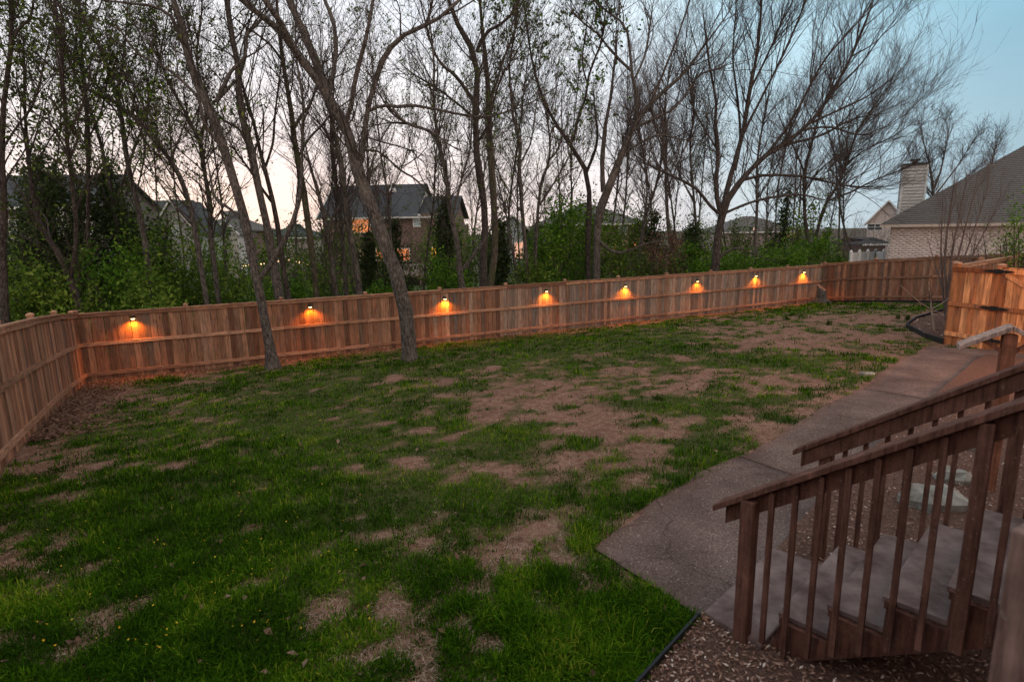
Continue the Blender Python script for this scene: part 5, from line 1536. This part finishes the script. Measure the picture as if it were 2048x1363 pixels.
# chimney clad in lap siding
cp = gy(1822, 400, 40); cl_ = Matrix.Rotation(-hR.rz, 3, 'Z') @ Vector((cp[0] - hR.o[0], cp[1] - hR.o[1], 0))
ctop = gy(1822, 330, 40)[2] - gb
ch = thing('chimney', 'tall white lap-sided chimney rising behind the brick house roof', 'chimney', (cp[0], cp[1], gb), hR.rz + .12)
MB().box(-.62, .62, -.5, .5, 0, ctop).build('chimney_core', SIDING, ch)
z = HZ; k = 0
while z < ctop - .12:
    MB().add([(-.68, -.56, z), (.68, -.56, z), (.68, .56, z), (-.68, .56, z), (-.63, -.505, z + .2), (.63, -.505, z + .2), (.63, .505, z + .2), (-.63, .505, z + .2)],
             [(0, 3, 2, 1), (4, 5, 6, 7), (0, 1, 5, 4), (1, 2, 6, 5), (2, 3, 7, 6), (3, 0, 4, 7)]).build('siding_board', SIDING, ch)
    z += .21
for sx_ in (-1, 1):
    for sy_ in (-1, 1): MB().box(sx_ * .6, sx_ * .70, sy_ * .47, sy_ * .58, 2, ctop - .02).build('corner_trim', WHITE, ch)
MB().box(-.76, .76, -.64, .64, ctop - .02, ctop + .07).build('cap', BLACK, ch)
MB().lathe([(.16, 0), (.16, .18), (.30, .19), (.30, .27), (.1, .31)], 10, (0, 0, ctop + .07)).build('flue', BLACK, ch)

# --- dark red brick two-storey house in the centre
yC = 56.0; A = gy(654, 560, yC); zg = float(g(A[0], yC)) ; 
hC = House('brick_house', 'two-storey red brick house with lit windows behind the yard trees', (A[0], yC, zg), (1, -.10))
def loc(px, py, y=yC): p = gy(px, py, y); return p[0] - A[0], p[2] - zg
we, ze = loc(880, 428)[0], loc(700, 430)[1]
hC.box('wall', BRICKR, 0, we, 0, 9, 0, ze)
hC.box('gable_wall', BRICKR, we - .4, we + 1.4, 1.5, 8.5, 0, ze - 1.0)
zr = loc(740, 363)[1]
hC.roof(gable_roof(0, we - 2.3, 0, 9, ze, zr - ze, .35), SHING)
vs, fs = gable_roof(we - 2.3, we + 1.2, 1.0, 8, ze - .1, loc(850, 386)[1] - ze, .3); hC.roof((vs, fs), SHING, 'side_roof')
zs_ = loc(850, 386)[1]
MB().prism([(we + 1.05, 1.3, ze - 1.0), (we + 1.05, 7.7, ze - 1.0), (we + 1.05, 4.5, zs_ - .3)], (.1, 0, 0)).build('gable', BRICKR, hC.root)
MB().prism([(we - 2.35, .1, ze - .05), (we - 2.35, 8.9, ze - .05), (we - 2.35, 4.5, zr - .25)], (.1, 0, 0)).build('gable', SIDING, hC.root)
mb = MB(); mb.prism([(-.02, -.1, ze - .05), (-.02, 9.1, ze - .05), (-.02, 4.5, zr - .3)], (.1, 0, 0)); mb.build('gable', SIDING, hC.root)
mb = MB(); mb.beam((-.42, -.4, ze - .35), (-.42, 4.5, zr - .05), .1, .28); mb.beam((-.42, 9.4, ze - .35), (-.42, 4.5, zr - .05), .1, .28); mb.build('rake_trim', WHITE, hC.root)
MB().box(-.3, we, -.42, -.3, ze - .42, ze - .25).build('fascia', SIDING, hC.root)
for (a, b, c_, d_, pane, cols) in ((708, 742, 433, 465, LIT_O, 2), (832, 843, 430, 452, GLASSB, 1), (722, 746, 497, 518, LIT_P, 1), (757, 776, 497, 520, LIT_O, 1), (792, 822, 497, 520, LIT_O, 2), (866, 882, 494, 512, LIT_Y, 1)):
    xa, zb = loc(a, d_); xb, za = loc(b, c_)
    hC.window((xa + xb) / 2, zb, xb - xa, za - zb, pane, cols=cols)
vx, vz = loc(766, 368); MB().lathe([(.4, 0), (.4, .2), (.12, .55), (.1, .9)], 8, (vx, 3.4, vz - .6)).build('roof_vent', WHITE, hC.root)
dk = MB(); xa, zz_ = loc(800, 545); xb, _ = loc(880, 545)
dk.box(xa, xb, -3, 0, zz_ - .2, zz_); dkp = dk.build('deck', flat('weathered deck', (.22, .14, .11)), hC.root)
for k in range(5): MB().box(-.07, .07, -.07, .07, 0, zz_ + 1.0).build('deck_post', flat('deck post wood', (.25, .17, .14)), hC.root, (xa + (xb - xa) * k / 4, -2.9, 0))
for k in range(26): MB().box(-.03, .03, -.02, .02, zz_, zz_ + .9).build('deck_baluster', flat('baluster white', (.5, .48, .46)) if k == 0 else bpy.data.materials['baluster white'], dkp, (xa + (xb - xa) * (k + .5) / 26, -2.9, 0))
dk2 = MB(); dk2.box(xa, xb, -2.95, -2.85, zz_ + .9, zz_ + 1.0); dk2.build('deck_rail', bpy.data.materials['baluster white'], dkp)

# --- other houses
def simple(label, px0, px1, y, top, eave, wallm, roofm, kind='hip', e1=(1, 0), dep=9, wins=(), name='house'):
    A_ = gy(px0, 520, y); zg_ = float(g(A_[0], y)); h = House(name, label, (A_[0], y, zg_), e1)
    def lc(px, py): p = gy(px, py, y); return p[0] - A_[0], p[2] - zg_
    w_ = lc(px1, eave)[0]; ze_ = lc((px0 + px1) / 2, eave)[1]; zr_ = lc((px0 + px1) / 2, top)[1]
    if kind == 'front':               # gable facing the yard
        h.box('wall', wallm, 0, w_, 0, dep, 0, ze_)
        MB().prism([(0, .0, ze_ + .002), (w_, .0, ze_ + .002), (w_ / 2, .0, zr_ - .15)], (0, .2, 0)).build('gable', wallm, h.root)
        sl = (zr_ - ze_) / (w_ / 2); oh = .4
        a = [(-oh, -.4, ze_ - oh * sl), (w_ / 2, -.4, zr_), (w_ + oh, -.4, ze_ - oh * sl)]; b = [(q_[0], dep, q_[2]) for q_ in a]; lo = [(q_[0], q_[1], q_[2] - .16) for q_ in a + b]
        h.roof((a + b + lo, [(0, 1, 4, 3), (1, 2, 5, 4), (6, 9, 10, 7), (7, 10, 11, 8), (0, 6, 7, 1), (1, 7, 8, 2), (0, 3, 9, 6), (2, 8, 11, 5)]), roofm)
        mb = MB(); mb.beam((-oh, -.43, ze_ - oh * sl - .1), (w_ / 2, -.43, zr_ - .1), .06, .24); mb.beam((w_ + oh, -.43, ze_ - oh * sl - .1), (w_ / 2, -.43, zr_ - .1), .06, .24); mb.build('rake_trim', WHITE, h.root)
    else:
        h.box('wall', wallm, 0, w_, 0, dep, 0, ze_)
        h.roof(gable_roof(0, w_, 0, dep, ze_, zr_ - ze_) if kind == 'gable' else hip_roof(0, w_, 0, dep, ze_ - .05, (zr_ - ze_) / (dep / 2 + .45)), roofm)
        if kind == 'gable':
            for xg in (.02, w_ - .12): MB().prism([(xg, .02, ze_ + .002), (xg, dep - .02, ze_ + .002), (xg, dep / 2, zr_ - .2)], (.1, 0, 0)).build('gable', wallm, h.root)
        MB().box(-.3, w_ + .3, -.5, -.42, ze_ - .5 if kind == 'gable' else ze_ - .22, ze_ - .3 if kind == 'gable' else ze_ - .06).build('fascia', WHITE, h.root)
    for (a, b, c_, d_, pane, cols) in wins:
        xa, zb = lc(a, d_); xb, za = lc(b, c_); h.window((xa + xb) / 2, zb, xb - xa, za - zb, pane, cols=cols)
    return h, lc


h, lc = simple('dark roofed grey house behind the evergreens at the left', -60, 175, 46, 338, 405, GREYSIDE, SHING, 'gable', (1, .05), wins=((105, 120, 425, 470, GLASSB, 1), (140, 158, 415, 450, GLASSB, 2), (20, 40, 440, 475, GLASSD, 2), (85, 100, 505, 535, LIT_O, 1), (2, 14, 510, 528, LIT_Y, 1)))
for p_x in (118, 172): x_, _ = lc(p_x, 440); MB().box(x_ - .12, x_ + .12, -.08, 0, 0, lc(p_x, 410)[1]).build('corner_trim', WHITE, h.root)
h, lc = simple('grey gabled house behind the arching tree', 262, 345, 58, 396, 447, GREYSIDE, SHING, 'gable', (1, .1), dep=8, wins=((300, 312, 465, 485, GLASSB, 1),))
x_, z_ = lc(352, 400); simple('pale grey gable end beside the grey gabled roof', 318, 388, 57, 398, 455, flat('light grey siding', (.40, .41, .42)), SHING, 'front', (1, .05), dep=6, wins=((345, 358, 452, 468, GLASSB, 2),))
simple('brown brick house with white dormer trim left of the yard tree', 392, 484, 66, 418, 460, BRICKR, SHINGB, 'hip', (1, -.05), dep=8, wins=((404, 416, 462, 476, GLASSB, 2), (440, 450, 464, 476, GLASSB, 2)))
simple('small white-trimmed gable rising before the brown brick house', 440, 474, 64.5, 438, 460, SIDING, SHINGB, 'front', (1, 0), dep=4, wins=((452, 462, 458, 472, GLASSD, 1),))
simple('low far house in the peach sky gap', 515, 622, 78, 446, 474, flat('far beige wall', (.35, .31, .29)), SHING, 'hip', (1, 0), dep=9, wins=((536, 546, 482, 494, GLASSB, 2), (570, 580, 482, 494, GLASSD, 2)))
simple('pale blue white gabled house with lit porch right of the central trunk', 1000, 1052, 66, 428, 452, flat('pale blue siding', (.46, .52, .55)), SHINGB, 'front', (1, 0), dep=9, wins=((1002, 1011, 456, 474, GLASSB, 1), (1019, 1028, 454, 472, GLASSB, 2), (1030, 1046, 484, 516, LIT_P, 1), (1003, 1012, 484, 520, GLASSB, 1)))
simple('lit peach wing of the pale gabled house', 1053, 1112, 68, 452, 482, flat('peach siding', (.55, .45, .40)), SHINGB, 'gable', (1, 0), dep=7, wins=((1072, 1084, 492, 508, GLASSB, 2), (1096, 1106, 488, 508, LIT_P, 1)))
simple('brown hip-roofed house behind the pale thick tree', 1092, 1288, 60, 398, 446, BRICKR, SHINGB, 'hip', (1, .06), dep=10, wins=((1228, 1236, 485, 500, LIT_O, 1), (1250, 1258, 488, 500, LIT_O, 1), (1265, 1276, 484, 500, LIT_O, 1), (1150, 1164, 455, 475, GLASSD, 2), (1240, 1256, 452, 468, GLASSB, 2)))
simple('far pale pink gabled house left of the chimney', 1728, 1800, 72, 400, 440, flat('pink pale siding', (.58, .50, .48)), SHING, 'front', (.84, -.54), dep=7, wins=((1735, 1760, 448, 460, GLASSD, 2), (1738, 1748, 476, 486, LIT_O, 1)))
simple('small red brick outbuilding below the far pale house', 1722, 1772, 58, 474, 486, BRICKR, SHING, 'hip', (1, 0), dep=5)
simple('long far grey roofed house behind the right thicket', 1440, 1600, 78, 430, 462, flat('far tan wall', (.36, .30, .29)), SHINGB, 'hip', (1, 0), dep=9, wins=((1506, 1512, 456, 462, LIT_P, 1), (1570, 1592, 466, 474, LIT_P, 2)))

# play set beside the hip-roofed house; its orange glow is put into the wood colour
pA = gy(1240, 545, 44); gz_ = float(g(pA[0], 44))
ps = thing('play_set', 'glow-tinted cedar play set frame behind the fifth and sixth lamps', 'play set', (pA[0], 44, gz_))
CED = flat('glow-tinted cedar', (.45, .16, .07), .7)
for x_ in (-.1, 1.3):
    for y_ in (0, 1.2): MB().box(-.06, .06, -.06, .06, 0, 2.6).build('post', CED, ps, (x_, y_, 0))
MB().box(-.2, 1.4, -.1, 1.3, 1.2, 1.3).build('platform', CED, ps)
MB().beam((-.1, .6, 2.6), (3.2, .6, 2.6), .12, .12).build('swing_beam', CED, ps)
MB().prism([(-.3, -.2, 2.6), (1.5, -.2, 2.6), (.6, -.2, 3.3)], (0, 1.6, 0)).build('roof', flat('play set roof', (.30, .10, .06)), ps)
MB().beam((3.2, .0, 0), (3.2, .6, 2.6), .1, .1, side=(1, 0, 0)).build('leg', CED, ps); MB().beam((3.2, 1.2, 0), (3.2, .6, 2.6), .1, .1, side=(1, 0, 0)).build('leg', CED, ps)

# string of patio lights beyond the slim yard tree
sl_ = thing('string_lights', 'string of warm patio bulbs glowing beyond the yard trees', 'string lights', tuple(gy(590, 530, 50)))
so = np.array(gy(590, 530, 50))
pts = [gy(a, b, 50) - so for a, b in ((486, 529), (520, 526), (545, 522), (575, 518), (596, 522), (620, 527))]
ln = smooth_line(pts, 20); V, q = tubes(ln[None], np.full((1, 20), .012), 4); obj('wire', mesh_np('wire', V, [q], BLACK), sl_)
bm_ = MB().lathe([(.02, -.16), (.055, -.11), (.055, -.06), (.025, 0)], 8).mesh('bulb', BULB)
for k in range(0, 20): obj('bulb', bm_, sl_, tuple(ln[k]))
for a in (486, 620):
    e = gy(a, 530, 50) - so; gzz = float(g(gy(a, 530, 50)[0], 50)) - so[2]
    MB().box(-.04, .04, -.04, .04, gzz, e[2] + .15).build('pole', BROWN, sl_, (e[0], e[1], 0))

# white vinyl fence by the brick house
vf = thing('vinyl_fence', 'white vinyl fence meeting the corner of the buff brick house', 'fence', tuple(gy(1702, 530, 33)))
vo_ = np.array(gy(1702, 530, 33)); q0 = gy(1702, 508, 33); q1 = gy(1752, 499, 34.6); q2 = gy(1772, 503, 32.6)
def vrun(a, b, n):
    a = np.array([a[0], a[1], 0]) - [vo_[0], vo_[1], 0]; b = np.array([b[0], b[1], 0]) - [vo_[0], vo_[1], 0]
    zt = q0[2] - vo_[2]
    for k in range(n + 1):
        p = a + (b - a) * k / n
        MB().box(-.065, .065, -.065, .065, -1.4, zt + .08).build('post', WHITE, vf, tuple(p)); MB().lathe([(.10, 0), (.10, .04), (.05, .12), (.01, .16)], 6, (0, 0, zt + .08)).build('post_cap', WHITE, vf, tuple(p))
    for k in range(n):
        p = a + (b - a) * k / n; p2_ = a + (b - a) * (k + 1) / n; e = nrm(p2_ - p) * .067
        MB().beam(p + e + [0, 0, zt], p2_ - e + [0, 0, zt], .05, .12).build('rail', WHITE, vf)
        MB().beam(p + e + [0, 0, zt - 1.3], p2_ - e + [0, 0, zt - 1.3], .05, .12).build('rail', WHITE, vf)
        m_ = max(3, int(np.linalg.norm(p2_ - p) / .16))
        rz_ = math.atan2((p2_ - p)[1], (p2_ - p)[0])
        for j in range(m_):
            pj = p + (p2_ - p) * (j + .5) / m_
            MB().box(-.075, .075, -.012, .012, zt - 1.25, zt - .06).build('picket', WHITE, vf, tuple(pj), rz_)
vrun(q0, q1, 3); vrun(q1, gy(1768, 500, 33.9), 1)
pc_ = gy(1748, 521, 27.6)

# ================================================================== planting by the gate
tree('crape_myrtle', 'many-stemmed bare shrub rising between back fence and gate', 16.2,
     [[(1893, 660, 7), (1893, 600, 7), (1890, 520, 6), (1896, 450, 5), (1905, 390, 3)], [(1894, 640, 6), (1898, 560, 6), (1908, 480, 5), (1925, 400, 3)], [(1894, 650, 6), (1904, 570, 6), (1925, 480, 5), (1945, 400, 3)], [(1892, 650, 5), (1886, 570, 5), (1882, 500, 4), (1884, 440, 3)],
      [(1895, 640, 5), (1912, 560, 5), (1938, 490, 4), (1962, 420, 3)], [(1895, 640, 5), (1915, 570, 5), (1950, 500, 4), (1985, 430, 3)], [(1893, 620, 5), (1880, 560, 4), (1870, 530, 3)], [(1893, 650, 4), (1915, 630, 4), (1940, 610, 3)]],
     n1=30, n2=5, n3=4, bark=TWIGL, twig=TWIGL, seed=71, dy=.5, l1=(.4, 1.1), l2=(.3, .7), l3=(.15, .4), tr=.0025, group=None, tmin=.35, cat='shrub', up=.6, ang=28, n3max=1100)
tree('sapling', 'small forked bare sapling with pale bark in the pointed bed', gnd(1869, 665)[1],
     [[(1869, 666, 5), (1866, 640, 5), (1863, 617, 5)], [(1863, 618, 4), (1850, 611, 3.5), (1838, 603, 2.5)], [(1863, 618, 4), (1876, 611, 3), (1890, 602, 2)], [(1864, 622, 3), (1880, 625, 2.5), (1892, 633, 2)]], n1=7, n2=3, n3=2, bark=flat('pale sapling bark', (.45, .33, .27)), twig=TWIGL, seed=72, dy=.2, l1=(.12, .35), l2=(.08, .2), l3=(.05, .12), tr=.003, group=None, tmin=.3)
shrub('olive green arching shrub at the right edge before the brick wall', 2020, 452, 20, 130, OLIVE, n=2200, lsize=.05, seed=73, name='shrub', group='shrubs by the brick house', stems=18)
shrub('vivid green leafy shrub top at the right edge over the brick wall', 2058, 392, 17.5, 90, LEAFB, n=1800, lsize=.08, seed=74, group='shrubs by the brick house')
for i, (px, py, h) in enumerate([(1572, 640, .17), (1657, 650, .18), (1785, 616, .15), (1795, 638, .17), (1815, 640, .18), (1850, 614, .15), (1315, 800, .10), (1310, 845, .08)]):
    labs = ['leftmost dark leaf tuft in the dry far lawn', 'dark leaf tuft alone in the dry far lawn', 'dark leaf tuft nearest the back fence edging', 'left of the twin dark leaf tufts near the pointed bed', 'right of the twin dark leaf tufts near the pointed bed', 'dark leaf tuft behind the forked sapling', 'small dark weed tuft in the bare middle lawn', 'small dark weed tuft by the near bare patch']
    p = gnd(px, py); r = np.random.default_rng(500 + i); n = 26
    a = r.uniform(0, 6.28, n); b = np.stack([r.normal(size=n) * .04, r.normal(size=n) * .04, np.zeros(n)], -1); d_ = np.stack([np.cos(a), np.sin(a), np.zeros(n)], -1); s_ = np.stack([-np.sin(a), np.cos(a), np.zeros(n)], -1)
    L_ = (h * r.uniform(.7, 1.2, n))[:, None]; u3 = np.array([0, 0, 1.0])
    V = np.stack([b - s_ * .012, b + s_ * .012, b + d_ * L_ * .12 + u3 * L_ * .6 + s_ * .012, b + d_ * L_ * .12 + u3 * L_ * .6 - s_ * .012, b + d_ * L_ * .35 + u3 * L_], 1).reshape(-1, 3)
    k_ = np.arange(n)[:, None] * 5
    o = obj('leaf_tuft', mesh_np('leaf_tuft', V, [k_ + np.array([[0, 1, 2, 3]]), k_ + np.array([[3, 2, 4]])], LEAFD, {'tint': np.repeat(r.random(n) * .6, 5)}), None, tuple(p)); tag(o, labs[i], 'plant', 'leaf tufts in the lawn')

print('TRIS', sum(sum(len(q_.vertices) - 2 for q_ in o.data.polygons) for o in bpy.data.objects if o.type == 'MESH') if False else sum(len(m_.loops) - 2 * len(m_.polygons) for m_ in bpy.data.meshes))
